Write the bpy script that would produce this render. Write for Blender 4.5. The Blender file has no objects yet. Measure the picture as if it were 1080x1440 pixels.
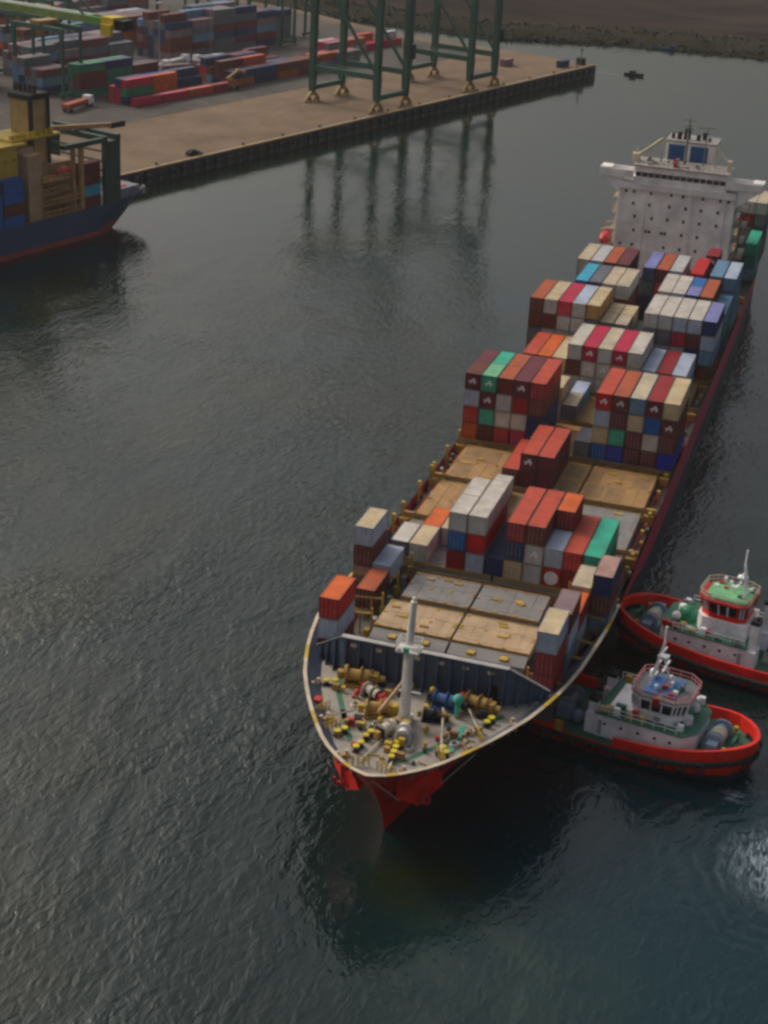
import bpy, bmesh, math, random
from mathutils import Vector, Matrix
rnd = random.Random(7)
C = bpy.context.scene.collection
SC = bpy.context.scene

# ------------------------------------------------------------------ camera
cam_d = bpy.data.cameras.new('camera'); cam = bpy.data.objects.new('camera', cam_d); C.objects.link(cam)
cam_d.sensor_fit = 'HORIZONTAL'; cam_d.sensor_width = 36.0; cam_d.lens = 36.0 * 2284.8 / 1080.0
cam_d.clip_start = 1.0; cam_d.clip_end = 12000.0
_p, _r, _s = math.radians(24.39), math.radians(3.24), math.radians(16.35)
_F = Vector((0, math.cos(_p), -math.sin(_p))); _R = Vector((1, 0, 0)); _U = _R.cross(_F)
_R2 = _R * math.cos(_r) + _U * math.sin(_r); _U2 = -_R * math.sin(_r) + _U * math.cos(_r)
def _w(a): return Vector((a.x * math.cos(_s) - a.y * math.sin(_s), a.x * math.sin(_s) + a.y * math.cos(_s), a.z))
_m = Matrix((_w(_R2), _w(_U2), -_w(_F))).transposed().to_4x4()
_m.translation = Vector((38.42, -225.60, 101.69))
cam.matrix_world = _m
SC.camera = cam

# ------------------------------------------------------------------ sky, sun, exposure
SUN_EL, SUN_AZ = math.radians(40), math.radians(-70)      # azimuth measured from +y, negative to the left
w = bpy.data.worlds.new('World'); SC.world = w; w.use_nodes = True
nt = w.node_tree; bg = nt.nodes['Background']
sky = nt.nodes.new('ShaderNodeTexSky'); sky.sky_type = 'NISHITA'; sky.sun_disc = False
sky.sun_elevation = SUN_EL; sky.sun_rotation = SUN_AZ
sky.air_density = 1.2; sky.dust_density = 10; sky.ozone_density = 1.0
hs = nt.nodes.new('ShaderNodeHueSaturation'); hs.inputs['Saturation'].default_value = .5
nt.links.new(sky.outputs[0], hs.inputs['Color']); nt.links.new(hs.outputs[0], bg.inputs[0])
bg.inputs[1].default_value = .15
sl = bpy.data.lights.new('sun', 'SUN'); sl.energy = 1.0; sl.angle = math.radians(4); sl.color = (1.0, 0.88, 0.72)
so = bpy.data.objects.new('sun', sl); C.objects.link(so)
_d = Vector((math.sin(SUN_AZ) * math.cos(SUN_EL), math.cos(SUN_AZ) * math.cos(SUN_EL), math.sin(SUN_EL)))
so.rotation_euler = (-_d).to_track_quat('-Z', 'Y').to_euler()
SC.view_settings.view_transform = 'Standard'; SC.view_settings.look = 'None'
SC.view_settings.exposure = -.4; SC.view_settings.gamma = 1.0
SC.render.engine = 'CYCLES'
SC.cycles.pixel_filter_type = 'GAUSSIAN'; SC.cycles.filter_width = 3.3
SC.cycles.max_bounces = 6; SC.cycles.use_denoising = True

HAZE = .00007
# ------------------------------------------------------------------ helpers
class MB:
    def __init__(s): s.v = []; s.f = []; s.m = []
    def face(s, pts, mi=0):
        n = len(s.v); s.v += [tuple(p) for p in pts]; s.f.append(tuple(range(n, n + len(pts)))); s.m.append(mi)
    def box(s, x0, x1, y0, y1, z0, z1, mi=0):
        n = len(s.v)
        s.v += [(x0,y0,z0),(x1,y0,z0),(x1,y1,z0),(x0,y1,z0),(x0,y0,z1),(x1,y0,z1),(x1,y1,z1),(x0,y1,z1)]
        for q in ((0,3,2,1),(4,5,6,7),(0,1,5,4),(1,2,6,5),(2,3,7,6),(3,0,4,7)):
            s.f.append(tuple(n + i for i in q)); s.m.append(mi)
    def hexa(s, a, b, mi=0):
        """two quads a (bottom) and b (top)"""
        n = len(s.v); s.v += [tuple(p) for p in a] + [tuple(p) for p in b]
        for q in ((0,3,2,1),(4,5,6,7),(0,1,5,4),(1,2,6,5),(2,3,7,6),(3,0,4,7)):
            s.f.append(tuple(n + i for i in q)); s.m.append(mi)
    def prism(s, poly, z0, z1, mi=0, top=None):
        n = len(s.v); k = len(poly)
        s.v += [(x, y, z0) for x, y in poly] + [(x, y, z1) for x, y in (top or poly)]
        s.f.append(tuple(range(n + k - 1, n - 1, -1))); s.m.append(mi)
        s.f.append(tuple(range(n + k, n + 2 * k))); s.m.append(mi)
        for i in range(k):
            j = (i + 1) % k
            s.f.append((n + i, n + j, n + k + j, n + k + i)); s.m.append(mi)
    def cyl(s, p0, p1, r0, r1=None, n=12, mi=0, caps=True):
        p0 = Vector(p0); p1 = Vector(p1); r1 = r0 if r1 is None else r1
        d = (p1 - p0).normalized(); a = d.orthogonal().normalized(); b = d.cross(a)
        k = len(s.v)
        for p, r in ((p0, r0), (p1, r1)):
            for i in range(n):
                t = 2 * math.pi * i / n
                s.v.append(tuple(p + a * (r * math.cos(t)) + b * (r * math.sin(t))))
        for i in range(n):
            j = (i + 1) % n
            s.f.append((k + i, k + j, k + n + j, k + n + i)); s.m.append(mi)
        if caps:
            s.f.append(tuple(range(k + n - 1, k - 1, -1))); s.m.append(mi)
            s.f.append(tuple(range(k + n, k + 2 * n))); s.m.append(mi)
    def bar(s, p0, p1, wd, ht=None, mi=0):
        p0 = Vector(p0); p1 = Vector(p1); ht = wd if ht is None else ht
        d = (p1 - p0).normalized(); up = Vector((0, 0, 1))
        if abs(d.z) > 0.97: up = Vector((0, 1, 0))
        a = d.cross(up).normalized() * (wd / 2); b = a.cross(d).normalized() * (ht / 2)
        s.hexa([p0 - a - b, p0 + a - b, p0 + a + b, p0 - a + b], [p1 - a - b, p1 + a - b, p1 + a + b, p1 - a + b], mi)
    def sphere(s, c, r, n=10, m=6, mi=0, sz=1.0):
        k = len(s.v); c = Vector(c)
        s.v.append((c.x, c.y, c.z - r * sz))
        for j in range(1, m):
            ph = -math.pi / 2 + math.pi * j / m
            for i in range(n):
                t = 2 * math.pi * i / n
                s.v.append((c.x + r * math.cos(ph) * math.cos(t), c.y + r * math.cos(ph) * math.sin(t), c.z + r * sz * math.sin(ph)))
        s.v.append((c.x, c.y, c.z + r * sz)); top = len(s.v) - 1
        for i in range(n):
            s.f.append((k, k + 1 + (i + 1) % n, k + 1 + i)); s.m.append(mi)
        for j in range(m - 2):
            for i in range(n):
                a = k + 1 + j * n + i; b = k + 1 + j * n + (i + 1) % n
                s.f.append((a, b, b + n, a + n)); s.m.append(mi)
        for i in range(n):
            a = k + 1 + (m - 2) * n + i; b = k + 1 + (m - 2) * n + (i + 1) % n
            s.f.append((a, b, top)); s.m.append(mi)
    def torus(s, c, axis, R, r, n=12, m=6, mi=0):
        c = Vector(c); ax = Vector(axis).normalized(); a = ax.orthogonal().normalized(); b = ax.cross(a); k = len(s.v)
        for i in range(n):
            t = 2 * math.pi * i / n; d = a * math.cos(t) + b * math.sin(t)
            for j in range(m):
                u = 2 * math.pi * j / m
                s.v.append(tuple(c + d * (R + r * math.cos(u)) + ax * (r * math.sin(u))))
        for i in range(n):
            for j in range(m):
                s.f.append((k + i * m + j, k + ((i + 1) % n) * m + j, k + ((i + 1) % n) * m + (j + 1) % m, k + i * m + (j + 1) % m)); s.m.append(mi)
    def grid(s, rows, mi=0, mf=None, close=False):
        n = len(s.v); k = len(rows[0])
        for r in rows: s.v += [tuple(p) for p in r]
        for i in range(len(rows) - 1):
            for j in range(k if close else k - 1):
                j2 = (j + 1) % k
                s.f.append((n + i * k + j, n + i * k + j2, n + (i + 1) * k + j2, n + (i + 1) * k + j))
                s.m.append(mf(i, j) if mf else mi)
    def mesh(s, name, mats, smooth=False):
        me = bpy.data.meshes.new(name); me.from_pydata(s.v, [], s.f)
        for m in (mats if isinstance(mats, (list, tuple)) else [mats]): me.materials.append(m)
        me.polygons.foreach_set('material_index', s.m)
        if smooth: me.polygons.foreach_set('use_smooth', [True] * len(s.f))
        me.update(); return me
    def build(s, name, mats, parent=None, smooth=False, loc=None, rotz=None, fix=False):
        me = s.mesh(name, mats, smooth)
        if fix:
            bm = bmesh.new(); bm.from_mesh(me); bmesh.ops.remove_doubles(bm, verts=bm.verts, dist=1e-4)
            bmesh.ops.recalc_face_normals(bm, faces=bm.faces); bm.to_mesh(me); bm.free()
        return link(name, me, parent, loc, rotz)

class Items:
    '''several like pieces, each linked as an object of its own'''
    def __init__(s): s.l = []
    def new(s): b = MB(); s.l.append(b); return b
    def build(s, name, mats, parent=None): return [b.build(name, mats, parent) for b in s.l if b.f]
def link(name, me, parent=None, loc=None, rotz=None):
    o = bpy.data.objects.new(name, me); C.objects.link(o)
    if parent is not None: o.parent = parent
    if loc is not None: o.location = loc
    if rotz is not None: o.rotation_euler = (0, 0, rotz)
    return o
def tag(o, label=None, cat=None, group=None, kind=None):
    if label: o['label'] = label
    if cat: o['category'] = cat
    if group: o['group'] = group
    if kind: o['kind'] = kind
    return o
def thing(name, label, cat, loc=(0, 0, 0), rotz=0.0, group=None):
    o = bpy.data.objects.new(name, None); C.objects.link(o); o.location = loc; o.rotation_euler = (0, 0, rotz)
    o.empty_display_size = 0.5
    return tag(o, label, cat, group)
def copy_tree(o, parent=None):
    c = o.copy(); C.objects.link(c); c.parent = parent
    for ch in list(o.children): copy_tree(ch, c)
    return c
def smoothstep(a, b, x):
    t = max(0.0, min(1.0, (x - a) / (b - a))); return t * t * (3 - 2 * t)
def interp(tab, x):
    if x <= tab[0][0]: return tab[0][1]
    for (a, b), (c, d) in zip(tab, tab[1:]):
        if x <= c: return b + (d - b) * (x - a) / (c - a)
    return tab[-1][1]

# ------------------------------------------------------------------ materials
MATS = {}
def paint(name, col, rough=0.5, wear=0.35, dirt=(0.10, 0.07, 0.05), scale=1.0, metal=0.0, streak=True, bump=0.0):
    """painted steel: tone drift, vertical rust streaks, dirt; pattern shifted per object"""
    if name in MATS: return MATS[name]
    m = bpy.data.materials.new(name); m.use_nodes = True; t = m.node_tree; N = t.nodes; L = t.links
    b = N['Principled BSDF']; b.inputs['Roughness'].default_value = rough; b.inputs['Metallic'].default_value = metal
    tc = N.new('ShaderNodeTexCoord'); oi = N.new('ShaderNodeObjectInfo')
    ad = N.new('ShaderNodeVectorMath'); ad.operation = 'ADD'
    sc = N.new('ShaderNodeVectorMath'); sc.operation = 'SCALE'; sc.inputs['Scale'].default_value = 57.0
    cb = N.new('ShaderNodeCombineXYZ')
    L.new(oi.outputs['Random'], cb.inputs[0]); L.new(oi.outputs['Random'], cb.inputs[1])
    L.new(cb.outputs[0], sc.inputs[0]); L.new(tc.outputs['Object'], ad.inputs[0]); L.new(sc.outputs[0], ad.inputs[1])
    n1 = N.new('ShaderNodeTexNoise'); n1.inputs['Scale'].default_value = 0.45 * scale; n1.inputs['Detail'].default_value = 6; n1.inputs['Roughness'].default_value = 0.65
    L.new(ad.outputs[0], n1.inputs['Vector'])
    mp = N.new('ShaderNodeMapping'); mp.inputs['Scale'].default_value = (1.6, 1.6, 0.18 if streak else 1.6)
    L.new(ad.outputs[0], mp.inputs[0])
    n2 = N.new('ShaderNodeTexNoise'); n2.inputs['Scale'].default_value = 1.3 * scale; n2.inputs['Detail'].default_value = 5; n2.inputs['Roughness'].default_value = 0.7
    L.new(mp.outputs[0], n2.inputs['Vector'])
    r1 = N.new('ShaderNodeMapRange'); r1.inputs[1].default_value = 0.3; r1.inputs[2].default_value = 0.7; r1.inputs[3].default_value = 0.72; r1.inputs[4].default_value = 1.22
    L.new(n1.outputs[0], r1.inputs[0])
    mul = N.new('ShaderNodeVectorMath'); mul.operation = 'SCALE'; mul.inputs[0].default_value = col; L.new(r1.outputs[0], mul.inputs['Scale'])
    r2 = N.new('ShaderNodeMapRange'); r2.inputs[1].default_value = 0.52; r2.inputs[2].default_value = 0.78; r2.inputs[3].default_value = 0.0; r2.inputs[4].default_value = wear
    L.new(n2.outputs[0], r2.inputs[0])
    mx = N.new('ShaderNodeMix'); mx.data_type = 'RGBA'
    L.new(r2.outputs[0], mx.inputs[0]); L.new(mul.outputs[0], mx.inputs[6]); mx.inputs[7].default_value = (*dirt, 1)
    L.new(mx.outputs[2], b.inputs['Base Color'])
    r3 = N.new('ShaderNodeMapRange'); r3.inputs[3].default_value = max(0.05, rough - 0.12); r3.inputs[4].default_value = min(1, rough + 0.2)
    L.new(n1.outputs[0], r3.inputs[0]); L.new(r3.outputs[0], b.inputs['Roughness'])
    if bump:
        bp = N.new('ShaderNodeBump'); bp.inputs['Strength'].default_value = bump; bp.inputs['Distance'].default_value = 0.05
        L.new(n2.outputs[0], bp.inputs['Height']); L.new(bp.outputs[0], b.inputs['Normal'])
    MATS[name] = m; return m
def glass(name='dark_glass', col=(0.01, 0.015, 0.02)):
    if name in MATS: return MATS[name]
    m = bpy.data.materials.new(name); m.use_nodes = True; b = m.node_tree.nodes['Principled BSDF']
    b.inputs['Base Color'].default_value = (*col, 1); b.inputs['Roughness'].default_value = 0.12
    MATS[name] = m; return m

# container liveries: key -> (words, colour)
LIV = {
 'rust':   ('rust orange', (0.42, 0.085, 0.025)), 'brown': ('dark brown', (0.14, 0.026, 0.014)),
 'maroon': ('maroon', (0.14, 0.016, 0.03)),  'red': ('bright red', (0.52, 0.006, 0.006)),
 'dred':   ('deep red', (0.3, 0.006, 0.012)),   'crimson': ('crimson', (0.48, 0.003, 0.05)),
 'orange': ('orange', (0.62, 0.11, 0.008)),   'coral': ('coral red', (0.5, 0.06, 0.025)),
 'mint':   ('pale green', (0.16, 0.44, 0.24)), 'pink':   ('dusty pink', (0.42, 0.24, 0.2)),    'cream': ('cream', (.54,.42,.25)),
 'beige':  ('weathered beige', (0.52, 0.43, 0.3)), 'white': ('off white', (.54,.49,.43)),
 'grey':   ('pale grey', (0.46, 0.46, 0.45)), 'silver': ('silver blue', (0.4, 0.46, 0.58)),
 'steel':  ('steel blue', (0.12, 0.25, 0.38)), 'sky': ('sky blue', (0.03, 0.36, 0.52)),
 'blue':   ('mid blue', (0.006, 0.12, 0.4)), 'navy': ('navy blue', (0.008, 0.03, 0.11)),
 'royal':  ('royal blue', (0.004, 0.03, 0.4)), 'teal': ('teal green', (0.025, 0.4, 0.26)),
 'green':  ('dark green', (0.015, 0.2, 0.11)), 'slate': ('slate grey', (0.12, 0.13, 0.15)),
 'lav':    ('lavender blue', (0.2, 0.21, 0.46)), 'mauve': ('mauve brown', (0.24, 0.15, 0.16)), 'ochre': ('ochre yellow', (0.42, 0.24, 0.04)),
}
for k, (wd_, c_) in LIV.items():
    fr = (0.26, 0.15, 0.07) if sum(c_) > 0.9 else (0.07, 0.04, 0.03)
    paint('edge_' + k, tuple(.45 * a + .55 * b_ for a, b_ in zip(c_, fr)), rough=0.6, wear=0.5)
    paint('livery_' + k, c_, rough=0.55, wear=0.4, dirt=(0.16, 0.10, 0.06) if sum(c_) > 0.9 else (0.09, 0.06, 0.05))
GREYM = paint('galvanised', (0.33, 0.33, 0.32), 0.5, 0.4)
WHITEM = paint('white_paint', (0.68, 0.65, 0.6), 0.45, 0.25, (0.35, 0.25, 0.15))
OFFW = paint('emblem_white', (0.72, 0.7, 0.68), 0.5, 0.1)
YEL = paint('yellow_paint', (0.5, 0.33, 0.03), 0.5, 0.5)
OCHRE = paint('ochre_paint', (0.38, 0.22, 0.045), 0.6, 0.7)
BLACK = paint('black_rubber', (0.012, 0.012, 0.014), 0.75, 0.2)
NAVY = paint('navy_paint', (0.06, 0.085, 0.135), 0.5, 0.35)
CREAM = paint('cream_rail', (0.55, 0.45, 0.33), 0.5, 0.35, (0.3, 0.18, 0.06))
GLASS = glass()

# ------------------------------------------------------------------ containers
CW, CH, L40, L20, TIER = 2.438, 2.591, 12.192, 6.058, 2.67
def container_mesh(Ln, name):
    b = MB(); hw = CW / 2; e = 0.09
    for sx in (-1, 1):
        for y in (0, Ln): # corner posts
            x0, x1 = (sx * hw, sx * (hw - 0.16)); x0, x1 = min(x0, x1), max(x0, x1)
            b.box(x0, x1, y if y == 0 else Ln - 0.16, 0.16 if y == 0 else Ln, 0, CH, 1)
        x0, x1 = (sx * hw, sx * (hw - 0.1)); x0, x1 = min(x0, x1), max(x0, x1)
        b.box(x0, x1, 0.16, Ln - 0.16, 0, 0.16, 1); b.box(x0, x1, 0.16, Ln - 0.16, CH - 0.11, CH, 1)
        n = int((Ln - 0.32) / 0.36); st = (Ln - 0.32) / n; rows = []
        for i in range(n):       # corrugated side wall
            y = 0.16 + i * st
            for dy, ins in ((0, 0.035), (0.12, 0.035), (0.18, 0.085), (0.30, 0.085)):
                rows.append([(sx * (hw - ins), y + dy * st / 0.36, 0.16), (sx * (hw - ins), y + dy * st / 0.36, CH - 0.11)])
        rows.append([(sx * (hw - 0.035), Ln - 0.16, 0.16), (sx * (hw - 0.035), Ln - 0.16, CH - 0.11)])
        b.grid(rows)
    for y0, y1, yy in ((0, 0.1, 0.05), (Ln - 0.1, Ln, Ln - 0.05)):
        b.box(-hw + 0.16, hw - 0.16, y0, y1, 0, 0.16, 1); b.box(-hw + 0.16, hw - 0.16, y0, y1, CH - 0.13, CH, 1)
        rows = []; n = 8; st = (CW - 0.32) / n   # corrugated end wall
        sgn = 1 if y0 == 0 else -1
        for i in range(n):
            x = -hw + 0.16 + i * st
            for dx, ins in ((0, 0.0), (0.35, 0.0), (0.5, 0.05), (0.85, 0.05)):
                rows.append([(x + dx * st, yy + sgn * ins, 0.16), (x + dx * st, yy + sgn * ins, CH - 0.13)])
        rows.append([(hw - 0.16, yy, 0.16), (hw - 0.16, yy, CH - 0.13)]); b.grid(rows)
    n = int((Ln - 0.2) / 0.5); st = (Ln - 0.2) / n; rows = []   # ribbed roof
    for i in range(n):
        y = 0.1 + i * st
        for dy, dz in ((0, -0.005), (0.55, -0.005), (0.7, -0.045), (0.9, -0.045)):
            rows.append([(-hw + 0.1, y + dy * st, CH + dz), (hw - 0.1, y + dy * st, CH + dz)])
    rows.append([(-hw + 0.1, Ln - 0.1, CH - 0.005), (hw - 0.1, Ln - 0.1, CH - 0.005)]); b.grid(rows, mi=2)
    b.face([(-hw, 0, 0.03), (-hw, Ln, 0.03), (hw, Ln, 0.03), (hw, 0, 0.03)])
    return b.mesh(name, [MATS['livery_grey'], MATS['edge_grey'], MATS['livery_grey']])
ME40 = container_mesh(L40, 'container_forty'); ME20 = container_mesh(L20, 'container_twenty')
def door_mesh():
    b = MB(); b.box(-0.52, 0.52, -0.012, 0.03, 0.16, CH - 0.13)
    for z in (0.55, 1.3, 2.0): b.box(-0.5, 0.5, -0.03, -0.014, z, z + 0.08)
    for x in (-0.28, 0.22):
        b.cyl((x, -0.055, 0.1), (x, -0.055, CH - 0.06), 0.022, n=6, mi=1)
        b.box(x - 0.07, x + 0.07, -0.085, -0.03, 0.95, 1.05, 1)
    return b.mesh('container_door', [MATS['livery_grey'], GREYM])
MEDOOR = door_mesh()
def emblem_mesh(kind):
    b = MB(); y0, y1 = -0.118, -0.098
    if kind == 'disc':
        k = 22; pts = [(0.93 * math.cos(2 * math.pi * i / k), 1.28 + 0.93 * math.sin(2 * math.pi * i / k)) for i in range(k)]
        n = len(b.v); b.v += [(x, y0, z) for x, z in pts] + [(x, y1, z) for x, z in pts]
        b.f.append(tuple(range(n, n + k))); b.m.append(0)
        for i in range(k):
            j = (i + 1) % k; b.f.append((n + i, n + k + i, n + k + j, n + j)); b.m.append(0)
    else:   # slanted strokes with a cross stroke, the white house mark seen on the container ends
        for (x0, x1, xt) in ((-0.5, -0.3, 0.12), (0.3, 0.5, 0.2)):
            b.hexa([(x0, y0, 0.95), (x1, y0, 0.95), (x1, y1, 0.95), (x0, y1, 0.95)],
                   [(xt - 0.1, y0, 1.85), (xt + 0.12, y0, 1.85), (xt + 0.12, y1, 1.85), (xt - 0.1, y1, 1.85)])
        b.box(-0.62, 0.62, y0 + 0.004, y1 + 0.004, 1.28, 1.44)
        if kind == 'wide': b.box(-0.85, 0.85, y0 + 0.006, y1 + 0.002, 0.6, 0.74)
    return b.mesh('emblem_' + kind, OFFW)
MEEMB = {k: emblem_mesh(k) for k in ('mark', 'disc', 'wide')}
def set_mat(o, m, slot=0):
    o.material_slots[slot].link = 'OBJECT'; o.material_slots[slot].material = m
N_SHIP = 0
def container(x, y, z, liv, length=40, doors=True, emb=None, rotz=0.0, roof=None):
    o = link('shipping_container', ME40 if length == 40 else ME20, None, (x, y, z), rotz)
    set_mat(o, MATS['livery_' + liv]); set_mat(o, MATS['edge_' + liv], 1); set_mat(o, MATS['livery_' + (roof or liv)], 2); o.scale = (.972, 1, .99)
    if doors:
        for sx in (-1, 1):
            d = link('door', MEDOOR, o, (sx * 0.53, 0.03, 0)); set_mat(d, MATS['livery_' + liv])
    if emb:
        e = link('emblem', MEEMB[emb], o, (0, 0, 0))
    return o
ORD = ['first', 'second', 'third', 'fourth', 'fifth', 'sixth', 'seventh', 'eighth', 'ninth', 'tenth', 'eleventh', 'twelfth', 'thirteenth']
def rx(i): return -16.25 + 2.5 * i + 1.25
EMB_WORDS = {'mark': ' with white emblem', 'disc': ' with white disc', 'wide': ' with white emblem'}
STACKS = []       # (bay key, y, x, base z, [tiers bottom->top], length, part-of-bay)
BAYNAME = {}
def bay(key, y0, words, stacks, base=9.82, half='20'):
    """stacks: (row or x, spec string) ; spec: tiers bottom to top, 'liv' or 'liv*' (emblem) or 'liv/liv2' (two twenty foot boxes end to end)"""
    BAYNAME[key] = words
    xs = sorted(set((rx(s[0]) if isinstance(s[0], int) else s[0]) for s in stacks))
    for s in stacks:
        row, spec = s[0], s[1]; opt = s[2] if len(s) > 2 else {}
        x = rx(row) if isinstance(row, int) else row
        col = xs.index(x); zb = opt.get('base', base); ln = opt.get('len', 40); yo = opt.get('yo', 0.0)
        tiers = spec.split()
        for ti, t in enumerate(tiers):
            z = zb + ti * TIER
            if ti == len(tiers) - 1 and len(tiers) > 1: tw = 'topmost'
            elif ti == 0 and len(tiers) > 1: tw = 'lowest'
            elif len(tiers) == 1: tw = 'alone'
            else: tw = ORD[ti] + ' tier'
            pcs = t.split('/')
            for pi, pc in enumerate(pcs):
                emb = None; roof = None
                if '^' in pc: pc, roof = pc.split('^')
                if roof is not None: pass
                for ch, kk in (('*', 'mark'), ('@', 'disc'), ('+', 'wide')):
                    if pc.endswith(ch): emb = kk; pc = pc[:-1]
                l = 20 if (len(pcs) == 2 or ln == 20) else 40
                if pc == '-': continue
                yy = y0 + yo + (pi * 6.12 if len(pcs) == 2 else 0)
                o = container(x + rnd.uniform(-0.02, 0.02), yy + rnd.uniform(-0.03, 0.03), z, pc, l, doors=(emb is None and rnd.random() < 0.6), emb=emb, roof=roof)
                half = ('' if len(pcs) == 1 else (' near' if pi == 0 else ' far'))
                pos = ('leftmost' if col == 0 else 'rightmost' if col == len(xs) - 1 else ORD[col] + ' from left')
                if tw == 'alone': ps = f'single box, {pos}' if len(xs) > 1 else 'single box'
                else: ps = f'{tw}, {pos}' if len(xs) > 1 else f'{tw} of the stack'
                tag(o, f'{LIV[pc][0]}{half} container{EMB_WORDS.get(emb, "")}, {ps}, {words}', 'container', 'containers stacked on the ship')

S20 = {'len': 20}
def S(**k): return k
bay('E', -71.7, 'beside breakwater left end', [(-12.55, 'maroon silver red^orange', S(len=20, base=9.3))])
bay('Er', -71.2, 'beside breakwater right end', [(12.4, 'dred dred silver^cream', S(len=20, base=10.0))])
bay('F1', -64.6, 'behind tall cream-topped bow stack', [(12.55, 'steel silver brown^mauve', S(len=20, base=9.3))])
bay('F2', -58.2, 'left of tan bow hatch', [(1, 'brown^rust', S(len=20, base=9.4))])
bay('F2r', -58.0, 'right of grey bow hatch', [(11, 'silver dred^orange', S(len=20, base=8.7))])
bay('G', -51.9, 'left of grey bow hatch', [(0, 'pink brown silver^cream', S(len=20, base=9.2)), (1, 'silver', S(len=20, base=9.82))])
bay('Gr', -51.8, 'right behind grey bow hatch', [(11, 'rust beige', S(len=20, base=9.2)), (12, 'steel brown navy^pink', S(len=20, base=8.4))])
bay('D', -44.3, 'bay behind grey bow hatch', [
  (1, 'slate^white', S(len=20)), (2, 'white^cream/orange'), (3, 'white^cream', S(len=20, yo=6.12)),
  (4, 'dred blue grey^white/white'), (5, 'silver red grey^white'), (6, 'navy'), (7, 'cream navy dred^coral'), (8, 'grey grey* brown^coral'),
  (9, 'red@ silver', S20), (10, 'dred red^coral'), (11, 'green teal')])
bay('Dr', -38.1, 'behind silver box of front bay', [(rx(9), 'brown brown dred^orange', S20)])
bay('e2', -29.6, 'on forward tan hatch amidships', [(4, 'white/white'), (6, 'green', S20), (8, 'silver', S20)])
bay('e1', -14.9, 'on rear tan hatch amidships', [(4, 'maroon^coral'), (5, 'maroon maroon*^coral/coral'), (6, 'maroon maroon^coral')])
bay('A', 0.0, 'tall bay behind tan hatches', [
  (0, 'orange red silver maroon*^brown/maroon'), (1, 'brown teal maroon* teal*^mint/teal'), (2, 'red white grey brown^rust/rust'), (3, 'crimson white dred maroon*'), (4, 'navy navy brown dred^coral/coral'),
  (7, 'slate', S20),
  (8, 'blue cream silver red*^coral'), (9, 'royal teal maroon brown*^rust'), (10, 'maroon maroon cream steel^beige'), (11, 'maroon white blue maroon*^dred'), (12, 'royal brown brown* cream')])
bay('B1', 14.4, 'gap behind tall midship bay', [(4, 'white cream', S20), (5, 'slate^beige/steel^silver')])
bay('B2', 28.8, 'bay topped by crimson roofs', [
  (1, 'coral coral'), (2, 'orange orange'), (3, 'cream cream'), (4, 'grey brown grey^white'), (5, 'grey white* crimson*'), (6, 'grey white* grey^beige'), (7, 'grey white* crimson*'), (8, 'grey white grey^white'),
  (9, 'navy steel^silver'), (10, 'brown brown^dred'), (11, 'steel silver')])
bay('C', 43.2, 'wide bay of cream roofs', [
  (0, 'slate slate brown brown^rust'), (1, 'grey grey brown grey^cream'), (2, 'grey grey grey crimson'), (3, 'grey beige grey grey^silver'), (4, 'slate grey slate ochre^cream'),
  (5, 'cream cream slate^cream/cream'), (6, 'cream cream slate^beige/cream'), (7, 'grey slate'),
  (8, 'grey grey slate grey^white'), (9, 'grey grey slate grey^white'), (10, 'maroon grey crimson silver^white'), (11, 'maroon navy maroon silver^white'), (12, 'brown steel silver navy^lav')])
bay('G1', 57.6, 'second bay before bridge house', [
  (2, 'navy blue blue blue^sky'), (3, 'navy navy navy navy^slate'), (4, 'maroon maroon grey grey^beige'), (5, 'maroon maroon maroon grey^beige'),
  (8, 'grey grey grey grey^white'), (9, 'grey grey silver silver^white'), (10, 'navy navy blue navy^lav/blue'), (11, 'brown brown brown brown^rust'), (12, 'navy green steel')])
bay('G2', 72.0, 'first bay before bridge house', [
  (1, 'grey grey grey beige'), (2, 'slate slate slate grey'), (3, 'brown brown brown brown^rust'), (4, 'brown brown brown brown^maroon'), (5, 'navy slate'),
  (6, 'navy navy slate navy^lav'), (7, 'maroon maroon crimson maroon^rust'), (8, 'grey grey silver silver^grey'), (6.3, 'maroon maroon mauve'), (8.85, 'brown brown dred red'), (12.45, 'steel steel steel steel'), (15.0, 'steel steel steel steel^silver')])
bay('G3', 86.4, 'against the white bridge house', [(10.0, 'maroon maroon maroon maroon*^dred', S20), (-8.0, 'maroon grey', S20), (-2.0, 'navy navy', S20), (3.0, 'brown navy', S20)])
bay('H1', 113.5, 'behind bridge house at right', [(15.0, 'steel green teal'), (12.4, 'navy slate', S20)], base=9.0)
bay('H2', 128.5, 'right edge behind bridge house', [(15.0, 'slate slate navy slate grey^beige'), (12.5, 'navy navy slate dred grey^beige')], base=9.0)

# ------------------------------------------------------------------ the container ship (bow towards the viewer, y grows aft)
ship = thing('container_ship', 'long red hulled container ship with white bridge house, bow towards the viewer', 'container ship')
RED = paint('hull_red', (0.55, 0.01, 0.006), 0.42, 0.25, (0.2, 0.05, 0.03), 0.3)
MAR = paint('hull_maroon', (0.45, 0.028, 0.065), 0.45, 0.3, (0.1, 0.03, 0.03), 0.3)
HNAVY = paint('hull_navy', (0.025, 0.03, 0.05), 0.45, 0.3, (0.05, 0.03, 0.03), 0.3)
DECK = paint('deck_grey', (0.31, 0.28, 0.235), 0.65, 0.55, (0.22, 0.12, 0.06), 0.5, streak=False)
DECKD = paint('deck_dark', (0.09, 0.085, 0.075), 0.7, 0.6, (0.12, 0.07, 0.03), 0.6, streak=False)
TANH = paint('hatch_tan', (0.36, 0.2, 0.075), 0.7, 0.6, (0.2, 0.12, 0.06), 0.9, streak=False)
SANDH = paint('hatch_sand', (0.42, 0.29, 0.17), 0.65, 0.4, (0.3, 0.16, 0.07), 0.8, streak=False)
GREYH = paint('hatch_grey', (0.2, 0.19, 0.185), 0.65, 0.5, (0.28, 0.2, 0.12), 0.8, streak=False)
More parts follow.
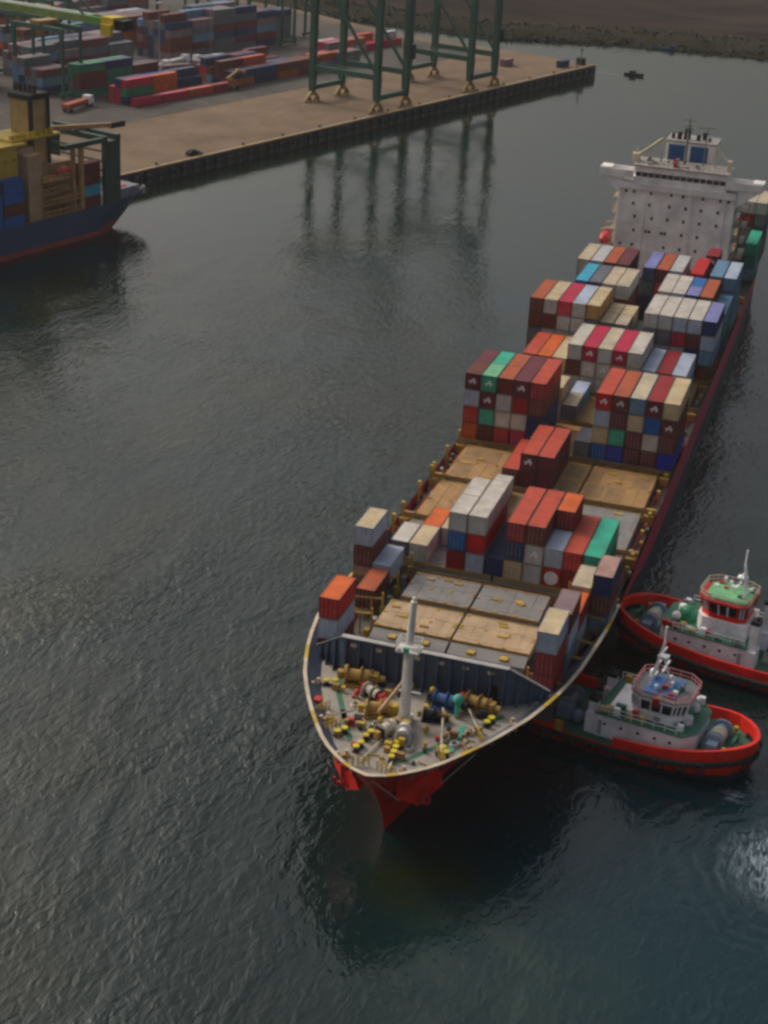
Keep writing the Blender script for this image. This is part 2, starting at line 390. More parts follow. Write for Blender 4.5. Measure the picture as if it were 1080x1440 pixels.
GREEN = paint('deck_green', (0.03, 0.14, 0.08), 0.6, 0.4, (0.1, 0.1, 0.06), 0.8, streak=False)
TEALP = paint('teal_paint', (0.05, 0.36, 0.26), 0.5, 0.2)
REDP = paint('red_paint', (0.45, 0.02, 0.02), 0.45, 0.3)
BLUEP = paint('blue_paint', (0.04, 0.1, 0.25), 0.5, 0.3)
HOUSEW = paint('house_white', (0.86, 0.82, 0.79), 0.5, 0.4, (0.45, 0.3, 0.22), 0.5)
FBLUE = paint('funnel_blue', (0.008, 0.09, 0.24), 0.4, 0.15)

RAIL = [(-95.7, 0), (-95.2, 1.6), (-94.3, 3.0), (-92.6, 5.0), (-90.8, 6.5), (-88.6, 7.9), (-86.3, 9.25), (-83.2, 10.9), (-79.2, 12.7), (-75.5, 13.9), (-71.5, 15.0), (-66, 15.9), (-60, 16.4), (-52, 16.6), (120, 16.6), (130, 16.2), (146, 15.2), (160, 13.6), (168, 12.0)]
WATL = [(-88, 0), (-84, 0.9), (-78, 2.3), (-70, 4.6), (-60, 7.8), (-50, 10.9), (-40, 13.4), (-30, 15.2), (-18, 16.3), (-8, 16.6), (120, 16.6), (140, 14.5), (156, 10), (168, 5)]
def sheer(y): return 9.5 + 2.0 * smoothstep(-44, -66, y)
def hull_pt(s, f):
    ys = -88.0 - 7.7 * (max(f, 0.0) ** 1.35) + 1.0 * min(f, 0)
    d = s; dr = d
    b1 = interp(RAIL, -95.7 + dr); b0 = interp(WATL, -88.0 + dr)
    # below rail: widen by concave flare
    k = max(f, 0.0) ** 1.6
    b = b0 + (b1 - b0) * k
    y = ys + s * (1.0 + 0.0)
    y = ys + s + (0 if s < 30 else 0)
    return b, y, f * sheer(y)
SS = [0, .25, .6, 1.1, 1.8, 2.7, 3.8, 5, 6.5, 8.2, 10, 12, 14.5, 17, 20, 24, 28, 33, 38, 44, 52, 60, 70, 80, 90, 100, 130, 170, 215, 225, 235, 245, 256, 263]
FF = [-.35, -.15, 0, .12, .24, .36, .48, .6, .72, .84, .93, 1.0]
hb = MB(); rows = []
for s in SS:
    r = [hull_pt(s, f) for f in FF]
    rows.append([(-b, y, z) for b, y, z in reversed(r)] + [(b, y, z) for b, y, z in r])
def hull_mi(i, j):
    nF = len(FF); k = j if j >= nF else (2 * nF - 2 - j)
    f = FF[min(max(k - nF, 0), nF - 2)] if j != nF - 1 else 0
    y = -92 + SS[i]
    if y < -46: return 0
    return 1 if f > 0.40 else 2
hb.grid(rows, mf=hull_mi)
n = len(FF)
# transom
hb.f.append(tuple(range((len(SS) - 1) * 2 * n, len(SS) * 2 * n))); hb.m.append(1)
hb.build('hull', [RED, MAR, HNAVY], ship, smooth=True, fix=True)
# bulwark with rail cap
def railpts(off, z=None, ymax=-45.0):
    out = []
    ys = [-95.7, -95.5, -95.0, -94.3, -93.3, -92, -90.5, -88.5, -86.3, -84, -81.5, -79, -76, -73, -70, -66, -62, -58, -54, -50, -45]
    P = [(interp(RAIL, y), y) for y in ys]
    for i, (b, y) in enumerate(P):
        p0 = P[max(i - 1, 0)]; p1 = P[min(i + 1, len(P) - 1)]
        if i == 0: nx, ny = 0.0, -1.0
        else:
            tx, ty = p1[0] - p0[0], p1[1] - p0[1]; l = math.hypot(tx, ty); nx, ny = ty / l, -tx / l
        out.append((b - nx * off, y - ny * off, sheer(y)))
    return out
bw = MB(); cap = MB()
for s in (-1, 1):
    o, i2, i3 = railpts(0.0), railpts(0.34), railpts(0.36)
    cap.grid([[(s * a[0], a[1], a[2] + .01), (s * a[0], a[1], a[2] + .1), (s * b[0], b[1], b[2] + .1), (s * b[0], b[1], b[2] + .01)] for a, b in zip(railpts(-.04), i3)], mf=lambda i, j: 1 if i in (2, 7, 12, 18) else 0)
    rw = []
    for sv in SS[:22]:
        r_ = []
        for f in (1.0, .95, .9, .86):
            q = hull_pt(sv, f); q2 = hull_pt(sv + .3, f); r_.append((s * max(q[0] - .3 * min(1, sv / 3), 0), q[1] + .3 * max(0, 1 - sv / 8), q[2]))
        rw.append(r_)
    bw.grid(rw)
    for a, c in list(zip(railpts(0.45), railpts(0.95)))[2:]:   # bulwark stays
        bw.hexa([(s * a[0], a[1] - .05, a[2] - 1.1), (s * c[0], c[1] - .05, c[2] - 1.2), (s * c[0], c[1] + .05, c[2] - 1.2), (s * a[0], a[1] + .05, a[2] - 1.1)],
                [(s * a[0], a[1] - .05, a[2]), (s * (a[0] * .9 + c[0] * .1), a[1] - .05, a[2]), (s * (a[0] * .9 + c[0] * .1), a[1] + .05, a[2]), (s * a[0], a[1] + .05, a[2])])
bw.build('bulwark', NAVY, ship); cap.build('bulwark_rail', [CREAM, YEL], ship)
# decks
d = MB(); pts = []
for sv in SS:
    q = hull_pt(sv, 10.3 / 11.5)
    if q[1] + .3 < -73.5: pts.append((max(q[0] - .2, 0), q[1] + .25, 10.3))
poly = [(-x, y) for x, y, z in reversed(pts)] + [(x, y) for x, y, z in pts[1:]]
q = hull_pt(20.6, 10.3 / 11.5)[0] - .2; poly = [(-q, -73.5)] + poly + [(q, -73.5)]
d.prism(poly, 9.9, 10.3); d.build('forecastle_deck', DECK, ship)
def DB(y):
    f = 8.3 / sheer(y); b1 = interp(RAIL, y - 0); b0 = interp(WATL, y)
    return b0 + (b1 - b0) * f ** 1.6 - .15
d = MB(); ys = [-73.5, -70, -66, -62, -56, -50, -44, 0, 60, 120, 130, 146, 160, 167]
d.grid([[(-DB(y), y, 8.3), (DB(y), y, 8.3)] for y in ys]); d.face([(-14.3, -73.5, 10.3), (14.3, -73.5, 10.3), (14.3, -73.5, 8.3), (-14.3, -73.5, 8.3)])
d.build('main_deck', DECKD, ship)
# painted walkway on the forecastle
g = MB()
for a, b in (((-9.2, -76.5), (-8.7, -79)), ((-8.7, -79), (-4.0, -88.6)), ((1.4, -90.4), (2.4, -89.6)), ((2.4, -89.6), (9.6, -77.5)), ((-6.0, -84.5), (-6.8, -82.8))):
    g.bar((a[0], a[1], 10.306), (b[0], b[1], 10.306), 0.62, 0.008)
g.build('painted_walkway', GREEN, ship)
# breakwater
b = MB(); z0, z1, yb = 10.3, 15.0, -75.4
b.box(-9.4, 9.2, yb, yb + .18, z0, z1)
for s, xi, xe in ((-1, -9.4, -13.3), (1, 9.2, 13.4)):
    ye = -72.6
    b.hexa([(xi, yb, z0), (xe, ye, z0), (xe, ye + .18, z0), (xi, yb + .18, z0)], [(xi, yb, z1), (xe, ye, z0 + 1.25), (xe, ye + .18, z0 + 1.25), (xi, yb + .18, z1)])
for i in range(13):  # stiffeners
    x = -9.0 + i * 1.5
    b.hexa([(x - .07, yb - 1.0, z0), (x + .07, yb - 1.0, z0), (x + .07, yb, z0), (x - .07, yb, z0)], [(x - .07, yb - .35, z1), (x + .07, yb - .35, z1), (x + .07, yb, z1), (x - .07, yb, z1)])
for s, xi, xe in ((-1, -9.4, -13.3), (1, 9.2, 13.4)):
    for t in (.3, .6, .85):
        x = xi + (xe - xi) * t; y = yb + 2.8 * t; h = z1 + (z0 + 1.25 - z1) * t
        b.hexa([(x - .07, y - .8 , z0), (x + .07, y - .8, z0), (x + .07, y, z0), (x - .07, y, z0)], [(x - .07, y - .25, h), (x + .07, y - .25, h), (x + .07, y, h), (x - .07, y, h)])
bwk = b.build('breakwater', NAVY, ship)
b = MB(); b.box(-9.6, 9.4, yb - .42, yb + .3, z1, z1 + .1)
for xi, xe in ((-9.4, -13.4), (9.2, 13.5)):
    b.bar((xi, yb + .05, z1 + .05), (xe, -72.5, z0 + 1.3), .55, .1)
b.build('breakwater_rail', paint('rail_grey', (0.38, 0.37, 0.36), .5, .4), bwk)
it = Items()
for x in (-8.2, -5.3, -0.9, 1.8, 4.6, 7.4): b = it.new(); b.box(x - .35, x + .35, yb - .2, yb - .03, 13.9, 14.3); b.box(x - .12, x + .12, yb - .3, yb - .2, 13.95, 14.25)
it.build('floodlight', CREAM, bwk)
it = Items(); b = it.new(); b.box(7.3, 8.3, yb - .06, yb - .01, z0 + .25, z0 + 2.3); b = it.new(); b.box(-7.9, -7.0, yb - .06, yb - .01, z0 + .25, z0 + 2.3)
it.build('doorway', BLACK, bwk)
# anchor bolsters + anchors on the flare
for s in (-1, 1):
    b = MB()
    def P(sv, f, out): q = hull_pt(sv, f); return Vector((s * (q[0] + out * .55), q[1] - out * .75, q[2]))
    o = [(s * 2.4, -92.9, 9.9), (s * 1.9, -91.2, 6.5), (s * 3.9, -89.6, 5.0), (s * 5.9, -88.0, 6.9), (s * 5.75, -88.5, 9.9)]
    o2 = [sum((Vector(q) for q in o), Vector()) / 5 * .05 + Vector(q) * .95 for q in o]; k = len(b.v)
    b.v += [tuple(q) for q in o2] + [(q[0], q[1] + .35, q[2]) for q in o] + [(q[0] * .5, q[1] + 3.2, q[2] + .2) for q in o]
    b.f.append(tuple(range(k, k + 5))); b.m.append(0); b.f.append(tuple(range(k + 10, k + 15))); b.m.append(0)
    for L_ in (0, 5):
        for i in range(5): j = (i + 1) % 5; b.f.append((k + L_ + i, k + L_ + j, k + L_ + 5 + j, k + L_ + 5 + i)); b.m.append(0)
    bo = b.build('anchor_bolster', paint('bolster_red', (0.72, 0.012, 0.004), .4, .12, (.3, .02, .01)), ship, fix=True)
    an = MB(); c = Vector((s * 4.3, -89.9, 5.6))
    an.bar(c + Vector((0, .1, .1)), c + Vector((s * .3, .6, 2.2)), .3); an.bar(c + Vector((-.8, .2, .2)), c + Vector((.8, .2, .2)), .35); an.bar(c + Vector((-.8, .2, .2)), c + Vector((-.9, .1, .9)), .25); an.bar(c + Vector((.8, .2, .2)), c + Vector((.9, .1, .9)), .25)
    an.build('anchor', REDP, bo)
CELL = {'hatch_tan': paint('hatch_tan_worn', (0.27, 0.16, 0.07), 0.75, 0.7, (.14, .09, .05), 1.2, streak=False)}
# forward hatches
def hatch(y0, y1, xh, z, mat, panels=2, name='hatch_cover', seed=0, low=8.3, mats_=None):
    r = random.Random(seed); m = MB(); m.box(-xh + .5, xh - .5, y0 + .3, y1 - .3, low, z - .85); m.build('hatch_coaming', DECKD, ship)
    wdt = 2 * xh / panels
    for i in range(panels):
        x0, x1 = -xh + i * wdt + .12, -xh + (i + 1) * wdt - .12; m = MB()
        m.hexa([(x0, y0, z - .85), (x1, y0, z - .85), (x1, y1, z - .85), (x0, y1, z - .85)], [(x0 + .05, y0 + .05, z - .02), (x1 - .05, y0 + .05, z - .02), (x1 - .05, y1 - .05, z - .02), (x0 + .05, y1 - .05, z - .02)])
        nx = max(2, int((x1 - x0) / 2.5))
        for k in range(nx + 1):          # container feet and lashing eyes
            for y in (y0 + .45, (y0 + y1) / 2 - .3, (y0 + y1) / 2 + .3, y1 - .45):
                x = x0 + .3 + (x1 - x0 - .6) * k / nx
                if r.random() < .8: m.box(x - .17, x + .17, y - .12, y + .12, z - .02, z + .1, 1)
        for k in range(nx):              # worn plates between the stiffeners
            for ya, yb2 in ((y0 + .7, (y0 + y1) / 2 - .5), ((y0 + y1) / 2 + .5, y1 - .7)):
                xa = x0 + .3 + (x1 - x0 - .6) * k / nx; xb = xa + (x1 - x0 - .6) / nx
                if r.random() < .75: m.box(xa + .25, xb - .25, ya + r.uniform(0, .3), yb2 - r.uniform(0, .3), z - .02, z + .012, 3)
        for k in range(nx):              # raised stiffening lines of the cover
            x = x0 + .3 + (x1 - x0 - .6) * (k + .5) / nx
            m.box(x - .05, x + .05, y0 + .3, y1 - .3, z - .02, z + .03, 0)
        for k in range(3):
            x = r.uniform(x0 + 1, x1 - 1); y = r.uniform(y0 + .8, y1 - .8); m.box(x - .5, x + .5, y - .22, y + .22, z - .02, z + .16, 1 if r.random() < .5 else 2)
        for y in (y0 + .02, y1 - .1): m.box(x0 + .1, x1 - .1, y, y + .12, z - .3, z + .06, 2)
        pm = mats_[i] if mats_ else mat; m.build(name, [pm, YEL, OCHRE, CELL.get(pm.name, pm)], ship)
hatch(-64.4, -57.5, 9.5, 10.95, SANDH, 2, seed=1); hatch(-56.2, -49.2, 8.7, 10.95, GREYH, 2, seed=2)
m = MB()
for s in (-1, 1):
    x0, x1 = (0.15, 9.3) if s > 0 else (-9.3, -.15)
    m.hexa([(x0, -66.6, 9.0), (x1, -66.6, 9.0), (x1, -64.5, 9.0), (x0, -64.5, 9.0)], [(x0, -66.4, 10.2), (x1, -66.4, 10.2), (x1, -64.5, 10.7), (x0, -64.5, 10.7)])
    for x in (x0 + 2.2, x1 - 3): m.box(x, x + .9, -66.0, -65.2, 10.35, 10.6, 1)
m.build('hatch_ramp', [GREYH, YEL], ship)
for i, y in enumerate([-44.4, -29.8, -15.1, -.2, 14.2, 28.6, 43.0, 57.4, 71.8, 86.2]):
    hatch(y, y + 12.7, 14.7, 9.8, {0: GREYH, 1: TANH, 2: TANH}.get(i, TANH), 3 if i else 2, seed=10 + i, mats_=[TANH, TANH, GREYH] if i == 1 else None)
for i, y in enumerate([113.2, 128.2, 142.2]):
    hatch(y, y + 12.7, 13.6 - i, 9.0, TANH, 3, seed=30 + i)
# lashing bridges across the deck
lb = MB()
for k, y in enumerate([-47.2, -30.9, -16.3, -1.4, 13.3, 27.7, 42.1, 56.5, 70.9, 85.3]):
    m = MB(); hi = 10.1
    for z in (8.7, hi - .7, hi): m.bar((-16.3, y + .35, z), (16.3, y + .35, z), .14, .16); m.bar((-16.3, y - .3, z), (16.3, y - .3, z), .12, .14)
    m.box(-16.2, 16.2, y - .28, y + .3, hi - .96, hi - .9)
    for j in range(14):
        x = -16.25 + 2.5 * j
        m.box(x - .1, x + .1, y - .38, y - .2, 8.3, hi + .05); m.box(x - .1, x + .1, y + .25, y + .42, 8.3, hi + .05)
        if j % 2 == k % 2 and j < 13:
            m.bar((x, y - .3, hi - 1.6), (x + .9, y - .3, hi), .1, .1, 1); m.bar((x + 1.8, y - .3, hi - 1.6), (x + .9, y - .3, hi), .1, .1, 1); m.box(x + .3, x + 1.5, y - .55, y - .38, hi - 1.6, hi - .9, 1 if k % 3 else 2)
    m.build('lashing_bridge', [paint('lash_brown', (0.16, 0.09, 0.035), .65, .6), YEL, REDP], ship)
# side pedestals, stanchions along the hatch edges and bow side frames
it = Items()
for y in [-44, -31.6, -29.4, -17.0, -14.6, -2.6] + [k * 14.4 + d for k in range(7) for d in (.2, 12.0)]:
    for s in (-1, 1):
        x0, x1 = sorted((s * 14.9, s * 16.25)); m = it.new(); m.box(x0, x1, y - .3, y + .3, 8.3, 9.72)
it.build('container_pedestal', OCHRE, ship)
it = Items()
for s in (-1, 1):
    for (x, ys_) in ((12.5, (-71.7, -65.8)), (12.6, (-64.8, -58.6)), (12.6, (-58.2, -52.2)), (13.9, (-51.8, -45.8))):
        for y in ys_:
            m = it.new()
            for dx in (-1.15, 1.15): m.box(s * x + dx - .14, s * x + dx + .14, y - .14, y + .14, 8.3, 9.2, 0)
            m.bar((s * x - 1.3, y, 9.15), (s * x + 1.3, y, 9.15), .2, .2, 0)
    for y in (-69, -62.5, -58.3, -52.0, -46.2):
        x = interp(RAIL, y) - .8; m = it.new(); m.bar((s * 10.2, y, 11.2), (s * x, y, 10.6), .2, .25, 0); m.bar((s * 10.2, y, 8.3), (s * 10.2, y, 12.0), .22, .22, 1); m.bar((s * 11.6, y, 8.3), (s * 11.6, y, 11.1), .18, .18, 0)
    for y in range(-72, -44, 3):
        m = it.new(); m.box(s * 10.6 - .3, s * 10.6 + .3, y - .4, y + .4, 8.3, 8.9 + .5 * ((y * 7) % 3 == 0), 1 if y % 2 else 2)
it.build('container_frame', [OCHRE, YEL, GREYM], ship)
it = Items()
for y in (-35.5, -31.2, -23.5, -17.2, -16, -9, -2.2):   # lashing posts on the left edge, yellow topped
    m = it.new(); m.box(-16.1, -15.75, y - .18, y + .18, 8.3, 11.1); m.box(-16.15, -15.7, y - .25, y + .25, 11.1, 11.9, 1); m.bar((-16, y, 10.4), (-14.9, y + .4, 9.3), .16, .16, 1)
    m = it.new(); m.box(15.6, 15.9, y - .18, y + .18, 8.3, 9.9); m.box(15.5, 15.95, y - .25, y + .25, 9.9, 10.3, 1)
it.build('lashing_post', [OCHRE, YEL], ship)
it = Items(); pp = {-1: MB(), 1: MB()}     # gear along the dark side walkways
r5 = random.Random(5)
for y in range(-42, 96, 2):
    for s in (-1, 1):
        x = s * r5.uniform(14.95, 16.0); q = r5.random()
        if q < .55: it.new().box(x - .2, x + .2, y - r5.uniform(.2, .7), y + .4, 8.3, 8.3 + r5.uniform(.3, 1.2), r5.choice((0, 1, 2, 3)))
    for s in (-1, 1): pp[s].cyl((s * 15.2, y, 8.75), (s * 15.2, y + 2, 8.75), .09, n=6)
it.build('deck_locker', [OCHRE, GREYM, DECKD, REDP], ship)
for s in (-1, 1): pp[s].build('deck_pipe', REDP, ship)

# foremast
m = MB(); m.cyl((0, -82.6, 10.3), (0, -82.4, 19.0), .62, .5, 14); m.cyl((0, -82.35, 19.6), (0.05, -82.0, 24.4), .42, .34, 12)
m.box(-.75, .75, -83.3, -81.7, 10.3, 11.0)
mast = m.build('foremast', WHITEM, ship, smooth=False)
m = MB(); m.box(-1.25, 1.25, -83.4, -81.4, 18.9, 19.1)
for x in (-1.2, 1.2):
    for y in (-83.35, -82.4, -81.45): m.cyl((x, y, 19.1), (x, y, 20.1), .05, n=6)
    m.bar((x, -83.35, 20.1), (x, -81.45, 20.1), .07); m.bar((x, -83.35, 19.6), (x, -81.45, 19.6), .05)
for y in (-83.35, -81.45): m.bar((-1.2, y, 20.1), (1.2, y, 20.1), .07); m.bar((-1.2, y, 19.6), (1.2, y, 19.6), .05)
m.build('mast_platform', WHITEM, mast)
m = MB(); m.box(-.3, .3, -83.75, -83.42, 19.25, 19.75); m.box(-.95, -.55, -83.7, -83.42, 19.15, 19.6, 1); m.sphere((.1, -82, 24.7), .25, mi=1); m.build('mast_light', [TEALP, WHITEM], mast)
m = MB()
for i in range(16): m.box(-.25, .25, -83.36 + i * .008, -83.3 + i * .008, 11 + i * .5, 11.05 + i * .5)
for x in (-.25, .25): m.bar((x, -83.35, 10.8), (x, -83.2, 18.9), .05)
m.build('mast_ladder', WHITEM, mast)
m = MB(); m.bar((-1.4, -81.9, 13.6), (1.4, -81.9, 13.6), .18); m.bar((-2.6, -83.5, 11.4), (-.3, -82.5, 15.2), .28, .28, 1); m.build('mast_derrick', [WHITEM, paint('derrick_tan', (0.5, 0.32, 0.2), .5, .4)], mast)

# winches and windlasses
def winch(x, y, rz, sc=1.0, body=OCHRE, drum=None, motor=YEL):
    m = MB(); m.box(-1.3, 1.3, -.8, .8, 0, .25)
    for xx in (-1.2, .35, 1.15): m.prism([(xx, -.6), (xx + .12, -.6), (xx + .12, .6), (xx, .6)], .25, 1.5)
    m.box(1.25, 1.9, -.45, .45, .3, 1.35, 1); m.cyl((1.9, 0, .9), (2.5, 0, .9), .32, n=10, mi=1); m.box(-1.9, -1.35, -.3, .3, .5, 1.3, 1)
    o = m.build('winch', [body, motor], ship, loc=(x, y, 10.3), rotz=rz); o.scale = (sc, sc, sc)
    dm = MB(); dm.cyl((-1.05, 0, 1.0), (.32, 0, 1.0), .55, n=14)
    for xx in (-1.07, .25): dm.cyl((xx, 0, 1.0), (xx + .08, 0, 1.0), .88, n=16)
    dm.cyl((.5, 0, 1.0), (1.05, 0, 1.0), .62, n=14); dm.build('drum', drum or CREAM, o, smooth=False)
    return o
PALE = paint('rope_pale', (0.52, 0.47, 0.38), .8, .4, (0.3, .2, .12)); BROWNG = paint('gear_brown', (0.3, 0.16, 0.06), .6, .6)
winch(-7.0, -77.2, 0.15, 1.2, OCHRE, OCHRE, OCHRE); winch(-4.6, -79.4, -.55, .9, BLACK, PALE, REDP); winch(-3.0, -82.6, .35, 1.1, OCHRE, OCHRE, YEL)
winch(-.9, -86.0, 1.2, 1.0, BLACK, PALE, OCHRE); winch(1.0, -86.2, 1.75, 1.0, GREYM, WHITEM, YEL); winch(3.2, -78.2, -.1, 1.05, BLUEP, BLUEP, BLACK)
winch(6.6, -77.4, -.2, 1.1, BROWNG, OCHRE, OCHRE); winch(2.6, -81.2, .2, .8, BLACK, BLACK, OCHRE)
# bitts: black posts, yellow tops
def bitts(x, y, rz):
    m = MB(); m.box(-.85, .85, -.32, .32, 0, .12, 0)
    for xx in (-.48, .48): m.cyl((xx, 0, .12), (xx, 0, .62), .27, n=12, mi=0); m.cyl((xx, 0, .62), (xx, 0, .78), .36, n=12, mi=1)
    m.build('bollard', [BLACK, paint('bright_yellow', (0.62, 0.48, 0.02), .5, .25)], ship, loc=(x, y, 10.3), rotz=rz)
for a in ((-2.8, -89.6, 1.35), (-2.5, -87.2, 1.3), (1.0, -90.0, 1.6), (.85, -88.1, 1.7), (-9.7, -78.5, .4), (8.6, -79.8, 1.3), (-5.4, -87.6, 1.0), (5.7, -87.2, -.9), (-4.9, -76.4, 0)): bitts(*a)
# roller fairleads and rail net frames at the bow
it = Items()
for (x, y, rz) in ((-6.6, -87.0, .95), (5.6, -88.3, -.85), (-1.9, -92.4, .3), (1.2, -92.8, -.3), (-8.7, -84.2, 1.1), (8.5, -83.3, -1.05)):
    c, s = math.cos(rz), math.sin(rz); m = it.new()
    for k in range(5):
        dx = (k - 2) * .55; px, py = x + dx * c, y + dx * s
        m.box(px - .05, px + .05, py - .05, py + .05, 10.3, 11.4, 0)
    for z in (10.7, 11.05, 11.4): m.bar((x - 1.15 * c, y - 1.15 * s, z), (x + 1.15 * c, y + 1.15 * s, z), .07, .07, 0)
it.build('guard_rail', YEL, ship)
it = Items()
for (x, y, rz) in ((-3.9, -91.6, .7), (3.2, -92.2, -.65), (-7.9, -85.6, 1.0), (7.6, -85.4, -.95), (-11.2, -79.3, 1.25), (11.1, -79.2, -1.15)):
    c, s = math.cos(rz), math.sin(rz); m = it.new()
    m.bar((x - .9 * c, y - .9 * s, 10.5), (x + .9 * c, y + .9 * s, 10.5), .5, .3, 1)
    for d_ in (-.5, .5): m.cyl((x + d_ * c, y + d_ * s, 10.5), (x + d_ * c, y + d_ * s, 11.1), .2, n=10, mi=0)
it.build('fairlead', [CREAM, OCHRE], ship)
m = MB(); m.box(-9.95, -9.2, -83.6, -82.6, 10.3, 11.3); m.build('hose_box', REDP, ship)
m = MB(); m.cyl((5.0, -79.6, 10.3), (5.0, -79.6, 12.2), .3, n=10); m.sphere((5.0, -79.6, 12.5), .62, mi=0); m.build('ventilator', TEALP, ship)
m = MB(); m.box(5.9, 6.5, -86.6, -81.2, 10.31, 10.42); m.build('deck_plate', TEALP, ship)
it = Items()
for (x, y, h) in ((-8.5, -76.6, 1.5), (-1.0, -77.0, 1.2), (1.6, -77.4, 1.4), (8.0, -77.6, .9), (-6.2, -79.9, .7), (.5, -84.2, .8), (2.8, -84.0, .6), (-2.0, -84.6, .9), (4.9, -77.0, 1.3)):
    m = it.new(); m.cyl((x, y, 10.3), (x, y, 10.3 + h), .22, n=8, mi=rnd.choice((0, 1, 2))); m.sphere((x, y, 10.3 + h), .38, 8, 5, mi=rnd.choice((0, 1, 3)))
for (x, y) in ((-5.2, -78.7), (-1.5, -81.6), (3.9, -80.7), (-.1, -87.9), (-2.5, -85.6), (1.9, -78.2), (7.6, -78.6), (-4.6, -84.6)):
    it.new().box(x - .4, x + .4, y - .3, y + .3, 10.3, 10.3 + rnd.uniform(.4, 1.0), rnd.choice((0, 1, 2, 3)))
r8 = random.Random(8); n8 = 0
while n8 < 58:
    x, y = r8.uniform(-11, 11), r8.uniform(-92, -76.3)
    if abs(x) > interp(RAIL, y) - 2.2 or (abs(x) < 1.2 and y > -84): continue
    m = it.new(); k8 = r8.random(); h8 = r8.uniform(.25, .9); n8 += 1; c8 = r8.choice((0, 1, 1, 1, 2, 2, 3, 4))
    if k8 < .4: m.box(x - h8 * .5, x + h8 * .5, y - .25, y + .25, 10.3, 10.3 + h8, c8)
    elif k8 < .7: m.cyl((x, y, 10.3), (x, y, 10.3 + h8), .16, n=8, mi=c8); m.cyl((x, y, 10.3 + h8), (x, y, 10.45 + h8), .28, n=8, mi=c8)
    else: m.cyl((x - .8, y, 10.42), (x + .8, y + r8.uniform(-1, 1), 10.42), .08, n=6, mi=c8)
it.build('deck_fitting', [YEL, OCHRE, BLACK, REDP, BROWNG], ship)
it = Items()
for q in range(9):
    x, y = r8.uniform(-8, 8), r8.uniform(-88, -79)
    if abs(x) < interp(RAIL, y) - 2.5:
        mm = it.new()
        for e in range(3): mm.torus((x, y, 10.4 + .13 * e), (0, 0, 1), .5 - .04 * e, .09, 12, 5)
it.build('rope_coil', PALE, ship)
it = Items()     # chains from windlass to bow, mooring lines
for a, b_ in (((-1.0, -87.2, 10.6), (-1.9, -92.0, 10.5)), ((1.0, -87.4, 10.6), (1.3, -92.4, 10.5)), ((-4.4, -84.1, 10.7), (-6.6, -86.9, 10.8)), ((-3.9, -82.5, 11.2), (-7.6, -86.2, 11.2)), ((6.0, -78.6, 11), (8.4, -83, 11)), ((3.4, -79.5, 11), (5.6, -88, 11))):
    it.new().cyl(a, b_, .11, n=6)
it.build('mooring_line', PALE, ship)
m = MB(); m.cyl((8.9, -87.2, 11.1), (6.0, -88.2, 7.6), .05, n=5); m.build('hawser', PALE, ship); m = MB(); m.cyl((.6, -95.4, 10.9), (2.5, -91.6, 6.6), .05, n=5); m.build('hawser', PALE, ship)

# bridge house
hx0, hx1, hy0, hy1 = -12.15, 11.3, 104.0, 112.4
m = MB(); m.box(hx0, hx1, hy0, hy1, 8.3, 27.6)
m.box(hx0 - .0, hx0 + .5, hy0 - .25, hy0 - .003, 8.3, 27.2); m.box(hx1 - .5, hx1, hy0 - .25, hy0 - .003, 8.3, 27.2)
for z in (12.2, 14.9, 17.6, 20.4, 23.2, 25.9): m.box(hx0 + .5, hx1 - .5, hy0 - .035, hy0 - .002, z, z + .07)
for x in (-7.3, -3.6, .2, 3.2, 6.6): m.box(x, x + .06, hy0 - .03, hy0 - .001, 9, 26.8)
for x in (-6.6, 9.4): m.cyl((x, hy0 - .14, 9), (x, hy0 - .14, 27.2), .09, n=6)
for q in range(30): m.box(2.4, 2.9, hy0 - .2, hy0 - .14, 10 + q * .55, 10.06 + q * .55)
for x in (2.4, 2.9): m.box(x - .03, x + .03, hy0 - .22, hy0 - .12, 9.6, 27)
house = m.build('bridge_house', HOUSEW, ship)
m = MB()
m.box(-12.0, 11.4, hy0 - .5, hy1 - 1.0, 27.6, 28.9)                                  # navigation deck base
m.box(-9.5, 9.2, hy0 - .2, hy0 + 7.5, 28.9, 30.2); m.box(-9.5, 9.2, hy0 - .2, hy0 + 7.5, 31.15, 32.4); m.box(-9.3, 9.0, hy0 + .1, hy0 + 7.3, 30.2, 31.15)
m.build('wheelhouse', HOUSEW, house)
it = Items(); nW = 14
for i in range(nW):
    x0 = -9.3 + i * 18.3 / nW; it.new().box(x0 + .1, x0 + 18.3 / nW - .1, hy0 - .02, hy0 + .095, 30.2, 31.15)
it.build('bridge_window', GLASS, house)
for s, xe, xi in ((-1, -16.4, -9.5), (1, 16.5, 9.2)):
    m = MB(); a, c = sorted((xi, xe)); m.box(a, c, hy0 - .6, hy0 + 3.4, 29.7, 29.95)
    m.box(a, c, hy0 - .6, hy0 - .42, 29.95, 31.3); m.box(a, c, hy0 + 3.22, hy0 + 3.4, 29.95, 31.3)
    e0, e1 = sorted((xe, xe - s * .2)); m.box(e0, e1, hy0 - .42, hy0 + 3.22, 29.95, 31.3)
    e0, e1 = sorted((xe, xe - s * 2.2)); m.box(e0, e1, hy0 - .3, hy0 + 3.1, 31.35, 31.5)
    xw = s * 11.7
    for y in (hy0 - .4, hy0 + 2.9):
        m.hexa([(xw, y, 26.6), (xw + s * .3, y, 26.6), (xw + s * .3, y + .3, 26.6), (xw, y + .3, 26.6)], [(xw, y, 29.7), (xe - s * .4, y, 29.7), (xe - s * .4, y + .3, 29.7), (xw, y + .3, 29.7)])
    m.build('bridge_wing', HOUSEW, house)
m = MB(); m.box(-9.9, 9.6, hy0 - .6, hy0 + 8, 32.4, 32.6)
for i in range(20):
    x = -9.8 + i * 19.3 / 19; m.cyl((x, hy0 - .5, 32.6), (x, hy0 - .5, 33.7), .04, n=5)
